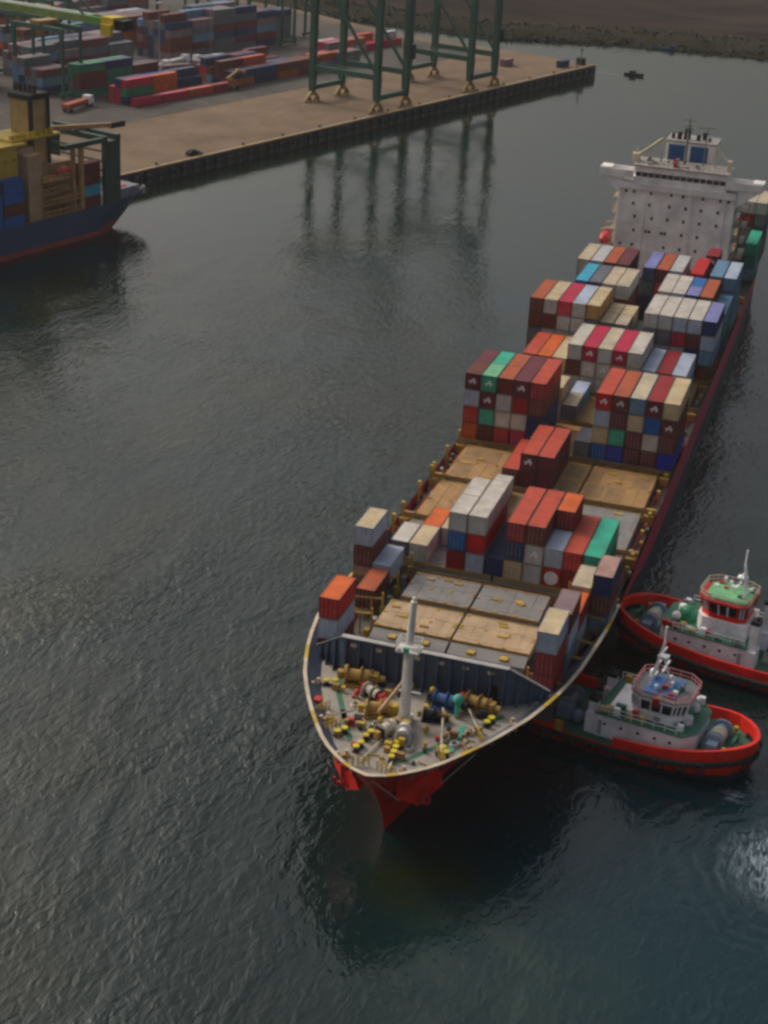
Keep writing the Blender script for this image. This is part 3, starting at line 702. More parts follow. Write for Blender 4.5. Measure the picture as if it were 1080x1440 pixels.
for z in (33.1, 33.7): m.bar((-9.8, hy0 - .5, z), (9.5, hy0 - .5, z), .06)
for i in range(14):
    x = rnd.uniform(-9, 9); y = hy0 + rnd.uniform(.5, 6); h = rnd.uniform(.4, 1.4); m.box(x - .3, x + .3, y - .3, y + .3, 32.6, 32.6 + h, rnd.choice((0, 0, 1, 2)))
m.build('monkey_deck', [paint('roof_grey', (.3, .27, .25), .6, .5), REDP, paint('beige_paint', (0.5, .38, .24), .5, .3)], house)
WIN = MB(); WIN.box(-.25, .25, -.02, .02, -.32, .32); WINM = WIN.mesh('porthole', GLASS)
prow = [[(-10.7, 27.0), (-9.1, 27.0), (-5.6, 27.0), (-1.5, 27.1), (.9, 27.1), (4.9, 27.1), (8.4, 27.1), (10.0, 27.1)], [(-9, 24.6), (-5.7, 24.6), (-1.6, 24.7), (1.7, 24.7), (4.8, 24.7), (8.2, 24.7)], [(-8.4, 22), (-4.9, 21.9), (-1.7, 22), (1.6, 22), (4.8, 22), (8.2, 22)],
        [(-8.3, 19.1), (-5.8, 19.1), (-5.1, 19.1), (-2.6, 19.1), (-1.9, 19.1), (1.5, 19.2), (4.7, 19.2)], [(-10.8, 16), (-8.3, 16.1), (-1.8, 16.2), (1.5, 16.2), (4.7, 16.3)]]
for row in prow:
    for x, z in row: link('window', WINM, house, (x, hy0 - .03, z))
# side galleries
it = Items()
for z in (12.2, 15.4, 18.6, 21.8, 25.0):
    for x0, x1 in ((hx1, 13.9), (-13.5, hx0)):
        m = it.new()
        m.box(x0 + .005, x1 - .005, hy0 + 1.5, hy1 - .4, z, z + .12)
        xo = x1 if x1 > 0 else x0
        for k in range(5): m.cyl((xo, hy0 + 1.6 + k * 1.5, z + .12), (xo, hy0 + 1.6 + k * 1.5, z + 1.2), .035, n=5)
        for dz in (.65, 1.2): m.bar((xo, hy0 + 1.6, z + dz), (xo, hy1 - .5, z + dz), .05)
        xm = (x0 + x1) / 2; m.bar((xm, hy0 + 2, z - 3.0), (xm, hy1 - 1, z), .6, .08)
it.build('side_gallery', paint('gallery_tan', (0.3, .23, .15), .5, .5), house)
# funnel with two blue panels
fx0, fx1, fy = -4.9, 5.3, 112.5
m = MB(); m.box(fx0, fx1, fy, fy + 7.5, 8.3, 36.2); m.box(fx0 - .15, fx1 + .15, fy - .12, fy + 7.6, 36.2, 36.5, 1)
fun = m.build('funnel', [HOUSEW, MATS['roof_grey']], house)
it = Items(); m = it.new(); m.box(-4.3, -.6, fy - .05, fy - .006, 32.0, 35.7); m = it.new(); m.box(.2, 3.8, fy - .05, fy - .006, 32.0, 35.7); it.build('funnel_panel', FBLUE, fun)
it = Items()
for x, y, h, r_ in ((-2.6, 2.0, 1.4, .5), (-1.1, 2.6, 2.0, .7), (1.3, 2.2, 1.1, .45), (2.4, 3.5, 1.5, .5), (3.6, 2, .8, .3), (-3.9, 2.2, 1.0, .35)):
    it.new().cyl((x, fy + y, 36.5), (x, fy + y + .3, 36.5 + h), r_, n=10)
it.build('exhaust_pipe', BLACK, fun)
m = MB(); CB = paint('crane_cream', (0.6, .52, .34), .45, .35)
m.bar((-5.0, 108.4, 37.3), (-9.6, 107.4, 33.6), .5, .6); m.box(-10.6, -9.2, 106.4, 108.2, 32.6, 34.2, 0); m.bar((-5.1, 109, 36.8), (-5.1, 109, 32.6), .35)
m.bar((-9.9, 107.3, 34.2), (-9.9, 107.3, 35.2), .3); m.build('stores_crane', CB, house)
m = MB(); m.bar((5.9, 108.4, 36.6), (9.3, 107.4, 33.6), .22, .22); m.bar((6.0, 109, 36.8), (6.0, 109, 32.6), .3); m.box(8.6, 9.5, 106.8, 107.8, 32.6, 34.6); m.build('signal_mast', CB, house)
m = MB(); m.cyl((-.2, 108.6, 32.6), (-.2, 108.8, 42.0), .32, .16, 10); m.bar((-1.5, 108.6, 41.5), (1.2, 108.6, 41.5), .14); m.bar((-1.0, 108.6, 39.9), (.7, 108.6, 39.9), .18); m.bar((-.8, 108.4, 40.5), (.5, 108.4, 40.5), .3, .25)
m.cyl((3.6, 108.6, 32.6), (3.6, 108.6, 40.2), .12, n=8); m.bar((1.7, 108.4, 40.3), (5.5, 108.4, 40.5), .22, .18); m.bar((3.0, 108.6, 39.4), (4.2, 108.6, 39.4), .12)
m.build('radar_mast', paint('mast_grey', (.2, .19, .18), .5, .3), house)
# lifeboat hung on the left side of the house
def lifeboat(loc, rz, label):
    t = thing('lifeboat', label, 'lifeboat', loc, rz); m = MB(); rows = []
    for i in range(11):
        y = -3.7 + .74 * i; k = (1 - (abs(y) / 3.75) ** 2.6); wd_ = 1.35 * max(k, .05) ** .6
        rows.append([(wd_ * math.cos(a), y, 1.25 + (1.25 * max(k, .1) ** .4 if math.sin(a) < 0 else 1.05 * max(k, .05) ** .5) * math.sin(a)) for a in [2 * math.pi * j / 14 for j in range(14)]])
    m.grid(rows, close=True); m.f.append(tuple(range(14))[::-1]); m.m.append(0); k = len(m.v) - 14; m.f.append(tuple(range(k, k + 14))); m.m.append(0)
    m.build('boat_body', REDP, t, smooth=True)
    m = MB(); m.box(-.55, .55, 1.2, 2.5, 2.1, 2.75); m.build('boat_canopy', paint('boat_orange', (.5, .12, .03), .45, .2), t)
lifeboat((-14.6, 108.6, 14.6), 0.0, 'red enclosed lifeboat hung on the left side of the white bridge house')
it = Items()
for y in (105.2, 111.6): m = it.new(); m.bar((-12.2, y, 13.9), (-16.2, y, 13.9), .35, .35); m.bar((-16.2, y, 13.9), (-15.2, y, 18.2), .3, .3); m.bar((-15.2, y, 18.2), (-12.3, y, 18.8), .3, .3)
it.build('davit', CB, house)

# ------------------------------------------------------------------ tug boats
TRED = paint('tug_red', (0.74, 0.014, 0.002), 0.42, 0.25, (0.15, 0.02, 0.02)); TGREEN = paint('tug_green', (0.02, 0.13, 0.075), 0.5, 0.35, (0.06, 0.06, 0.04), 0.8, streak=False)
TWHITE = paint('tug_white', (0.88, 0.86, 0.88), 0.45, 0.18, (0.35, 0.25, 0.15)); TBLUE = paint('tug_winch_blue', (0.2, 0.3, 0.4), 0.5, 0.3); TGREY = paint('tug_grey', (0.14, .15, .16), .5, .4)
GREEND = paint('dome_green', (.02, .22, .1), .45, .25); LGREEN = paint('tug_roof_green', (0.16, 0.42, 0.2), .5, .25); RBLUE = paint('tug_roof_blue', (.03, .13, .34), .5, .2); PINKR = paint('tug_rail_pink', (.55, .2, .22), .5, .2)
def tug(loc, rz, label, kind):
    L2, B2 = 14.3, 6.1
    t = thing('tugboat', label, 'tugboat', loc, rz, 'tugboats beside the ship')
    def half(x):
        u = x / L2
        if u > .25: return B2 * max(0.0, 1 - ((u - .25) / .75) ** 2.4) ** .5
        if u < -.6: return B2 * (1 - .22 * ((-u - .6) / .4) ** 2)
        return B2
    def shr(x): return 2.0 + 1.3 * smoothstep(-2, 14, x) + .25 * smoothstep(-8, -14, x)
    xs = [-14.3, -13.4, -12, -10, -7, -4, -1, 2, 5, 7.5, 9.5, 11, 12.3, 13.2, 13.8, 14.15, 14.3]
    def ring(x, f, out=0.0):
        b = half(x) * (0.72 + .28 * min(1, f + .25)) + out; xx = x * (0.9 + .1 * min(1, f + .2)) + (out if x > 13.9 else 0)
        return b, xx, -1.2 + f * (shr(x) + 1.2)
    m = MB(); fs = [0, .35, .5, .75, 1.0]; rows = []
    for x in xs:
        r = [ring(x, f) for f in fs]
        rows.append([(xx, -b, z) for b, xx, z in reversed(r)] + [(xx, b, z) for b, xx, z in r])
    nf = len(fs); m.grid(rows, mf=lambda i, j: 0 if (j >= nf + 2 or j <= nf - 4) else 1); m.f.append(tuple(range(2 * nf))[::-1]); m.m.append(0)
    hl = m.build('hull', [TRED, BLACK], t, smooth=False, fix=True)
    # bulwark: leaning outer wall, cap, inner wall
    m = MB()
    for s in (-1, 1):
        rw = []
        for x in xs:
            b = half(x); z = shr(x); h = .95 + .35 * smoothstep(5, 13, x); k = max(b, .02)
            rw.append([(x, s * b, z - .02), (x * 1.0 + .0, s * max(b - .1, 0), z + h), (x - (.38 if x > 12 else 0), s * max(b - .42, 0), z + h), (x - (.45 if x > 12 else 0), s * max(b - .5, 0), z - .5)])
        if kind == 1: segs = [(0, 5), (6, len(xs))]
        else: segs = [(0, len(xs))]
        for a, c in segs: m.grid(rw[a:c])
    m.build('bulwark', TRED, t)
    # rubber fender and tyres
    m = MB()
    for s in (-1, 1):
        rw = []
        for x in xs:
            b = half(x); z = shr(x) - .45
            cx = b + .22
            rw.append([(x + (.25 if x > 13.5 else 0), s * (cx + .3 * math.cos(a)), z + .36 * math.sin(a)) for a in [2 * math.pi * q / 8 for q in range(8)]])
        m.grid(rw, close=True)
    for q in range(9):     # bow pudding
        a = -1.2 + 2.4 * q / 8; m.cyl((L2 * .93 * math.cos(a * .35) + .1, 2.9 * math.sin(a), 1.0), (L2 * .97 * math.cos(a * .35) + .1, 2.9 * math.sin(a), 3.3), .5, n=8)
    m.build('fender', BLACK, hl)
    it = Items()
    for s in (-1, 1):
        for x in (-11.5, -8.8, -6.1, -3.4, -.7, 2.0, 4.7, 7.2, 9.3):
            b = half(x); it.new().torus((x, s * (b + .5), shr(x) - .75), (0.05, s, .1), .48, .2, 12, 6)
    it.build('tyre', BLACK, hl)
    # deck
    m = MB(); m.grid([[(x - (.3 if x > 13 else 0), -max(half(x) - .4, 0), shr(x) - .42), (x - (.3 if x > 13 else 0), max(half(x) - .4, 0), shr(x) - .42)] for x in xs]); m.build('deck', TGREEN, t)
    # deckhouse
    zd = 1.7; m = MB()
    pl = [(-3.7, -4.4), (6.4, -4.4), (7.8, -2.6), (7.8, 2.6), (6.4, 4.4), (-3.7, 4.4)]
    m.prism(pl, zd, 4.6); m.prism([(x * 1.0 + (.15 if x > 0 else -.15), y * 1.03) for x, y in pl], 4.6, 4.74, 1)
    m.box(-5.0, -3.72, -4.3, -2.0, zd, 4.3); m.box(-5.0, -3.72, 2.0, 4.3, zd, 4.3)
    dh = m.build('deckhouse', [TWHITE, TGREEN], t)
    it = Items()
    for s in (-1, 1):
        for x in (-2.6, -.6, 1.4, 3.4, 5.2): it.new().cyl((x, s * 4.36, 3.5), (x, s * 4.44, 3.5), .2, n=10)
    it.build('porthole', GLASS, dh)
    it = Items()
    for s in (-1, 1): it.new().box(-3.4, -2.9, *sorted((s * 4.41, s * 4.46)), 2.0, 3.9)
    it.build('door', paint('door_grey', (.35, .36, .38), .5, .3), dh)
    # upper deck block + wheelhouse
    m = MB(); ux = 0 if kind == 1 else -2.0; m.prism([(-2.6 + ux * .3, -2.9), (4.6 + ux, -2.9), (5.4 + ux, -1.7), (5.4 + ux, 1.7), (4.6 + ux, 2.9), (-2.6 + ux * .3, 2.9)], 4.74, 5.25 if kind == 1 else 6.9); m.box(-1.8, -.6, -3.5, -2.95, 4.8, 5.9, 1); m.build('upper_deckhouse', [TWHITE, TGREEN], t)
    oc = [(-2.0, -2.3), (-.8, -3.1), (3.2, -3.1), (4.6, -1.9), (4.6, 1.9), (3.2, 3.1), (-.8, 3.1), (-2.0, 2.3)]
    ot = [(x * 1.08, y * 1.08) for x, y in oc]
    m = MB(); m.prism(oc, 6.9, 7.6); m.prism(ot, 9.0, 9.35); wh = None
    for (x, y), (x2, y2) in zip(oc, ot): m.bar((x, y, 7.6), (x2 * .99, y2 * .99, 9.0), .22, .22)
    wh = m.build('wheelhouse', TWHITE if kind == 1 else TRED, t)
    wh.location = (1.6, 0, -1.7) if kind == 1 else (-1.0, 0, 0); wh.scale = (.93, .93, 1) if kind == 1 else (.88, .88, 1)
    m = MB(); m.prism([(x * .96, y * .96) for x, y in oc], 7.6, 9.0, top=[(x * .97, y * .97) for x, y in ot]); m.build('wheelhouse_window', GLASS, wh)
    m = MB()
    for (x, y), (xb, yb_) in zip(oc, oc[1:] + oc[:1]):
        for q in (.33, .66): m.bar(((x + (xb - x) * q) * .98, (y + (yb_ - y) * q) * .98, 7.55), ((x + (xb - x) * q) * 1.06, (y + (yb_ - y) * q) * 1.06, 9.05), .2, .2)
    m.build('window_frame', TWHITE, wh)
    it = Items(); rr = random.Random(40 + kind)
    for q in range(9):
        x, y = rr.uniform(-1.6, 3.8), rr.uniform(-2.4, 2.4); hh = rr.uniform(.3, .9); mm = it.new()
        if q % 3 == 0: mm.cyl((x, y, 9.5), (x, y, 9.5 + hh), .2, n=8, mi=q % 2); mm.sphere((x, y, 9.6 + hh), .3, mi=0)
        else: mm.box(x - .3, x + .3, y - .25, y + .25, 9.5, 9.75 + hh * .5, (0, 1, 2, 0, 3)[q % 5])
    it.build('roof_fitting', [TWHITE, TGREY, REDP, TGREEN], wh)
    m = MB()
    if kind == 1:
        m.prism([(x * 1.02, y * 1.02) for x, y in ot], 9.36, 9.5, 1)
        m.box(-.9, .9, -2.6, 2.3, 9.5, 9.62, 0); m.box(1.5, 3.2, -2.4, 2.2, 9.5, 9.66, 0); m.box(.8, 1.6, -3.62, -3.3, 8.6, 9.6, 2)
    else:
        m.prism([(x * .86, y * .86) for x, y in ot], 9.36, 9.75, 0); m.prism([(x * 1.06, y * 1.06) for x, y in ot], 9.1, 9.36, 2)
    m.build('wheelhouse_roof', [RBLUE if kind == 1 else LGREEN, TGREY, REDP], wh)
    m = MB(); rt = [(x * 1.04, y * 1.04) for x, y in ot]
    for (x, y), (x2, y2) in zip(rt, rt[1:] + rt[:1]):
        for q in range(3):
            px, py = x + (x2 - x) * q / 3, y + (y2 - y) * q / 3; m.cyl((px, py, 9.36), (px, py, 10.3), .05, n=5)
        for z in (9.8, 10.3): m.bar((x, y, z), (x2, y2, z), .09, .09)
    m.build('roof_rail', PINKR if kind == 1 else CREAM, wh)
    # mast
    m = MB(); m.bar((-1.4, -.9, 9.4), (-.4, -.12, 15.2), .24); m.bar((-1.4, .9, 9.4), (-.4, .12, 15.2), .24); m.bar((1.2, 0, 9.4), (-.3, 0, 13.4), .2); m.cyl((-.4, 0, 15), (-.4, 0, 17.2), .13, n=8)
    for z, wd_ in ((11, 1.4), (12.6, 1.0), (14, 2.4)): m.bar((-.9 + (z - 11) * .17, -wd_ / 2, z), (-.9 + (z - 11) * .17, wd_ / 2, z), .14)
    m.box(-.9, .3, -.5, .5, 13.35, 13.5); m.bar((.1, -1.3, 12.1), (.1, 1.3, 12.3), .22, .2); m.sphere((-1.6, 1.5, 10.2), .5, mi=0)
    mo = m.build('mast', [TWHITE], t); mo.location = (2.4, 0, -1.7) if kind == 1 else (-.8, 0, -1.3)
    # funnels
    for s in (-1, 1):
        m = MB(); zt = 5.6 if kind == 1 else 7.9
        m.prism([(-4.9, s * 3.2 - .6), (-3.9, s * 3.2 - .6), (-3.9, s * 3.2 + .6), (-4.9, s * 3.2 + .6)], 4.3, zt); m.prism([(-5.0, s * 3.2 - .65), (-3.8, s * 3.2 - .65), (-3.8, s * 3.2 + .65), (-5.0, s * 3.2 + .65)], zt, zt + .5, 1)
        m.cyl((-4.5, s * 3.2, zt + .5), (-4.65, s * 3.2, zt + 1.0), .25, n=8, mi=1); m.build('funnel', [TWHITE, BLACK], t)
    # winch forward, towing winch aft, bitts
    m = MB(); m.box(8.3, 8.9, -2.2, 2.2, 2.2, 3.4); m.cyl((9.6, -1.7, 3.5), (9.6, 1.7, 3.5), .75, n=14, mi=0)
    for y in (-1.9, -1.75, 1.7, 1.85): m.cyl((9.6, y, 3.5), (9.6, y + .12, 3.5), 1.2, n=16, mi=0)
    m.box(9.0, 10.2, -3.2, -2.0, 2.3, 4.0); m.box(9.0, 10.2, 2.0, 3.2, 2.3, 3.8); m.cyl((9.6, -.8, 3.5), (9.6, .8, 3.5), .95, n=14, mi=1); m.build('winch', [TBLUE, PALE], t)
    m = MB(); m.cyl((-8.2, -1.3, 2.7), (-8.2, 1.3, 2.7), .7, n=14, mi=1)
    for y in (-1.5, 1.4): m.cyl((-8.2, y, 2.7), (-8.2, y + .14, 2.7), 1.15, n=16)
    m.box(-9.1, -7.3, -2.6, -1.6, 1.6, 3.3); m.box(-9.0, -7.4, 1.6, 2.5, 1.6, 2.9); m.sphere((-6.4, -2.6, 2.4), .8, mi=0); m.build('towing_winch', [TBLUE, TGREY], t)
    m = MB(); m.cyl((11.6, -.9, 2.6), (11.6, -.9, 4.0), .22, n=8); m.cyl((11.6, .9, 2.6), (11.6, .9, 4.0), .22, n=8); m.bar((11.6, -1.4, 3.7), (11.6, 1.4, 3.7), .3, .3); m.build('towing_bitt', TGREEN, t)
    for y in (-3.8, 3.8):
        m = MB(); m.cyl((-12.2, y, 1.6), (-12.2, y, 2.6), .2, n=8); m.cyl((-12.2, y, 2.6), (-12.2, y, 2.75), .28, n=8); m.build('bollard', YEL, t)
        m = MB(); m.cyl((11.0, y * .7, 2.6), (11.0, y * .7, 3.6), .2, n=8); m.cyl((11.0, y * .7, 3.6), (11.0, y * .7, 3.75), .28, n=8); m.build('bollard', YEL, t)
    m = MB(); m.bar((-11.6, -2.8, 2.0), (-11.3, .5, 4.2), .25, .25); m.build('jib', YEL, t)
    m = MB(); m.bar((-11.4, 2.8, 1.7), (-11.4, 2.8, 4.3), .25, .25); m.bar((-11.4, -2.8, 4.3), (-11.4, 2.8, 4.3), .28, .28); m.bar((-11.4, -2.8, 1.7), (-11.4, -2.8, 4.3), .25, .25); m.build('towing_gantry', TGREEN, t)
    rp = random.Random(60 + kind); it = Items()      # coiled ropes and gear on the open decks
    for q in range(7):
        x = rp.choice((rp.uniform(-13, -10), rp.uniform(-6.5, -5.4), rp.uniform(8, 11))); y = rp.uniform(-3.4, 3.4); mm = it.new()
        for e in range(3): mm.torus((x, y, shr(x) - .3 + .14 * e), (0, 0, 1), .42 - .04 * e, .09, 12, 5)
    it.build('rope_coil', PALE, t)
    # loose gear on the house tops
    r = random.Random(kind); it = Items()
    for q in range(16):
        x, y = r.uniform(-4, 7), r.choice((-1, 1)) * r.uniform(3.2, 4.1); h = r.uniform(.3, 1.0)
        it.new().box(x - .35, x + .35, y - .25, y + .25, 4.74, 4.74 + h, r.choice((0, 1, 2, 3)))
    it.build('deck_locker', [TWHITE, TGREY, REDP, YEL], t); m = MB()
    m.cyl((6.2, -1.2, 4.74), (6.2, -1.2, 5.6), .55, n=12, mi=0); m.build('life_raft', TWHITE, t); m = MB(); m.sphere((6.2, 1.6, 5.3), .6, mi=0); m.build('ventilator', TWHITE, t); m = MB(); m.cyl((5.1, .3, 4.74), (5.1, .3, 5.3), 1.3, 1.2, 14); m.sphere((5.1, .3, 5.3), 1.2, 14, 8); m.build('dome_hatch', GREEND, t)
    for sy in (-1, 1):
        m = MB()
        for q in range(8): m.cyl((-3.6 + q * 1.34, sy * 4.4, 4.74), (-3.6 + q * 1.34, sy * 4.4, 5.75), .04, n=5)
        for z in (5.25, 5.75): m.bar((-3.6, sy * 4.4, z), (5.8, sy * 4.4, z), .06, .06)
        m.build('deck_rail', TWHITE, t)
    m = MB(); m.box(-7.9, -7.1, -B2 - .15, -B2 + .3, 2.0, 3.2); m.build('side_marker', YEL, t)
    return t
tug((22.0, -59.6, 0), math.radians(-9), 'red tugboat with blue wheelhouse roof, stern under the ship bow', 1)
tug((29.3, -36.2, 0), math.radians(170), 'red tugboat with pale green wheelhouse roof, bow against the ship side', 2)

# ------------------------------------------------------------------ terminal, quay
E1 = Vector((.2775, .961, 0)); E2 = Vector((-.961, .2775, 0)); Q0 = Vector((-145.7, 163.2, 0)); QROT = -math.atan2(.2775, .961)
def Y(s, t, z=0.0): p = Q0 + E1 * s + E2 * t; return (p.x, p.y, z)
CONC = paint('quay_concrete', (0.2, 0.14, 0.095), 0.85, 0.75, (0.11, 0.09, 0.075), 0.16, streak=False)
ASPH = paint('yard_asphalt', (0.1, 0.09, 0.082), 0.9, 0.5, (0.25, 0.2, 0.16), 0.1, streak=False)
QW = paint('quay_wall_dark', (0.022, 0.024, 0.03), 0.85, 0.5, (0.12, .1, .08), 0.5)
m = MB(); P4 = [(-170, 0), (258, 0), (262, 32), (262, 95), (285, 160), (320, 420), (-170, 420)]
m.prism([Y(s, t)[:2] for s, t in P4], -4, 4.0); tag(m.build('terminal_ground', CONC), kind='structure')
m = MB(); m.prism([Y(s, t)[:2] for s, t in [(-165, 44), (250, 44), (256, 98), (280, 165), (310, 410), (-165, 410)]], 4.003, 4.006); tag(m.build('yard_pavement', ASPH), kind='structure')
RAILM = paint('rail_dark', (.09, .075, .065), .7, .5)
m = MB()
for t in (3.0, 28.0):
    a, b = Vector(Y(-165, t, 4.012)), Vector(Y(252, t, 4.012)); m.bar(a, b, .45, .012)
for t in (20.0, 36.0): m.bar(Vector(Y(-165, t, 4.012)), Vector(Y(252, t, 4.012)), .22, .012)
tag(m.build('crane_rails', RAILM), kind='structure')
m = MB(); a, b = Y(-170, -.15)[:2], Y(258.3, -.15)[:2]
m.bar((*Y(-170, .2)[:2], 4.05), (*Y(258, .2)[:2], 4.05), .8, .3, 0)
for mm_ in (CONC, ASPH): mm_.node_tree.nodes['Principled BSDF'].inputs['Specular IOR Level'].default_value = 0.05
tag(m.build('quay_edge', paint('quay_kerb', (.42, .29, .15), .8, .5)), kind='structure')
m = MB(); s0 = -170
while s0 < 258:
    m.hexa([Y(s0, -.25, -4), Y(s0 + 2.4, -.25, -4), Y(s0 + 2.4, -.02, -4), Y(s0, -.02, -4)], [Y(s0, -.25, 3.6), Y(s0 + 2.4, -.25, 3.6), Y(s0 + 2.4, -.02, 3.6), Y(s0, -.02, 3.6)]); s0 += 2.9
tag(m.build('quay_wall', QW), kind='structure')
fm = MB(); fm.box(-.65, -.0, -.75, .75, -.8, 3.4); fm.cyl((-.5, -1.1, 2.0), (-.5, 1.1, 2.0), .5, n=10); fm.box(-.8, -.66, -.6, .6, .4, 3.2, 1)
FME = fm.mesh('quay_fender', [BLACK, paint('fender_pad', (.06, .065, .08), .6, .4)])
for k in range(56):
    s = -10 + k * 4.8; p = Y(s, -.26)
    o = link('quay_fender', FME, None, p, QROT + math.pi); tag(o, 'black rubber fender in the row along the quay wall', 'fender', 'fenders along the quay wall')
mooring = MB(); mooring.cyl((0, 0, 0), (0, 0, .5), .3, n=10); mooring.cyl((0, 0, .5), (0, 0, .75), .5, n=10); MBO = mooring.mesh('mooring_bollard', BLACK)
for k in range(14):
    o = link('mooring_bollard', MBO, None, Y(5 + k * 18.5, 1.2, 4.0)); tag(o, 'black mooring bollard in the row on the quay edge', 'bollard', 'mooring bollards on the quay edge')

# ------------------------------------------------------------------ cranes
CG = paint('crane_green', (0.018, 0.085, 0.055), 0.5, 0.25, (.05, .06, .04), .3); CGL = paint('crane_walkway', (.3, .36, .32), .6, .3); CYEL = paint('crane_yellow', (.3, .165, .03), .55, .5)
def quay_crane(s, label, boom_up=True, out=46):
    t = thing('quay_crane', label, 'crane', Y(s, 2.6, 4.0), QROT, 'green quay cranes')    # local +y along the quay, -x inland
    W, G = 8.3, 25.0
    for x in (0, -G):
        for y in (-W, W):
            m = MB(); m.hexa([(x - .85, y - .85, 3.6), (x + .85, y - .85, 3.6), (x + .85, y + .85, 3.6), (x - .85, y + .85, 3.6)], [(x - 1.1, y - 1.1, 11), (x + 1.1, y - 1.1, 11), (x + 1.1, y + 1.1, 11), (x - 1.1, y + 1.1, 11)])
            m.box(x - .95, x + .95, y - .95, y + .95, 11, 46); m.build('leg', CG, t)
            m = MB(); m.hexa([(x - .5, y - 2.6, 2.2), (x + .5, y - 2.6, 2.2), (x + .5, y + 2.6, 2.2), (x - .5, y + 2.6, 2.2)], [(x - .5, y - .6, 3.6), (x + .5, y - .6, 3.6), (x + .5, y + .6, 3.6), (x - .5, y + .6, 3.6)])
            for yy in (-2.2, 2.2):
                m.hexa([(x - .45, y + yy - 1.7, .7), (x + .45, y + yy - 1.7, .7), (x + .45, y + yy + 1.7, .7), (x - .45, y + yy + 1.7, .7)], [(x - .45, y + yy - .5, 2.2), (x + .45, y + yy - .5, 2.2), (x + .45, y + yy + .5, 2.2), (x - .45, y + yy + .5, 2.2)])
                for q in (-1.1, 1.1): m.cyl((x - .3, y + yy + q, .45), (x + .3, y + yy + q, .45), .45, n=10)
            m.build('bogie', CYEL, t)
        m = MB(); m.box(x - .7, x + .7, -W + .86, W - .86, 3.9, 5.4); m.build('sill_beam', CG, t)
        m = MB(); m.box(x - .7, x + .7, -W + .97, W - .97, 43.5, 45.5); m.build('cross_beam', CG, t)
    for y in (-W, W):
        m = MB(); m.box(-G + 1.1, -1.1, y - .75, y + .75, 10.1, 11.8); m.box(-G + 1.1, -1.1, y + .76, y + 1.7, 11.5, 11.6, 1)
        for z in (12.1, 12.6): m.bar((-G + 1.1, y + 1.65, z), (-1.1, y + 1.65, z), .08, .08, 1)
        m.build('portal_beam', [CG, CGL], t)
        m = MB(); m.bar((-G + .9, y, 41), (-.9, y, 12.6), .8, .8); m.build('brace', CG, t)
        m = MB(); m.box(-G + .96, -.96, y - .6, y + .6, 44, 45.6); m.build('top_beam', CG, t)
    m = MB(); m.box(-G - 1, 1, -3.4, -2.2, 45.6, 47.6); m.box(-G - 14, -G - 1, -3.4, -2.2, 45.6, 47.6); m.box(-G - 14, 1, 2.2, 3.4, 45.6, 47.6); m.box(-G - 14, -G - 12, -2.2, 2.2, 45.8, 47.4); m.build('girder', CG, t)
    m = MB(); m.box(-G - 9, -G + 1, -2.1, 2.1, 47.7, 52); m.build('machinery_house', TWHITE, t)
    m = MB()
    for y in (-6, 6): m.bar((0, y, 46), (-2, y * .3, 66), .9, .9); m.bar((-G, y, 46), (-3, y * .3, 66), .6, .6)
    m.bar((-2, -2, 66), (-2, 2, 66), .9, .9); m.build('apex_frame', CG, t)
    m = MB(); a = math.radians(78 if boom_up else 0)
    for y in (-2.8, 2.8): m.bar((1, y, 46.6), (1 + out * math.cos(a), y, 46.6 + out * math.sin(a)), 1.1, 1.8)
    for q in range(7): f = (q + .7) / 7; m.bar((1 + out * f * math.cos(a), -2.8, 46.6 + out * f * math.sin(a)), (1 + out * f * math.cos(a), 2.8, 46.6 + out * f * math.sin(a)), .6, .6)
    m.build('boom', CG, t)
    m = MB(); m.box(-1.2, 1.2, W + 1.0, W + 3.2, 15, 19.5); m.build('electrics_cabin', BLACK, t)
    return t
quay_crane(119.5, 'nearer green quay crane on four yellow wheeled feet, close to the water edge')
quay_crane(176.5, 'farther green quay crane on four yellow wheeled feet, towards the quay tip')

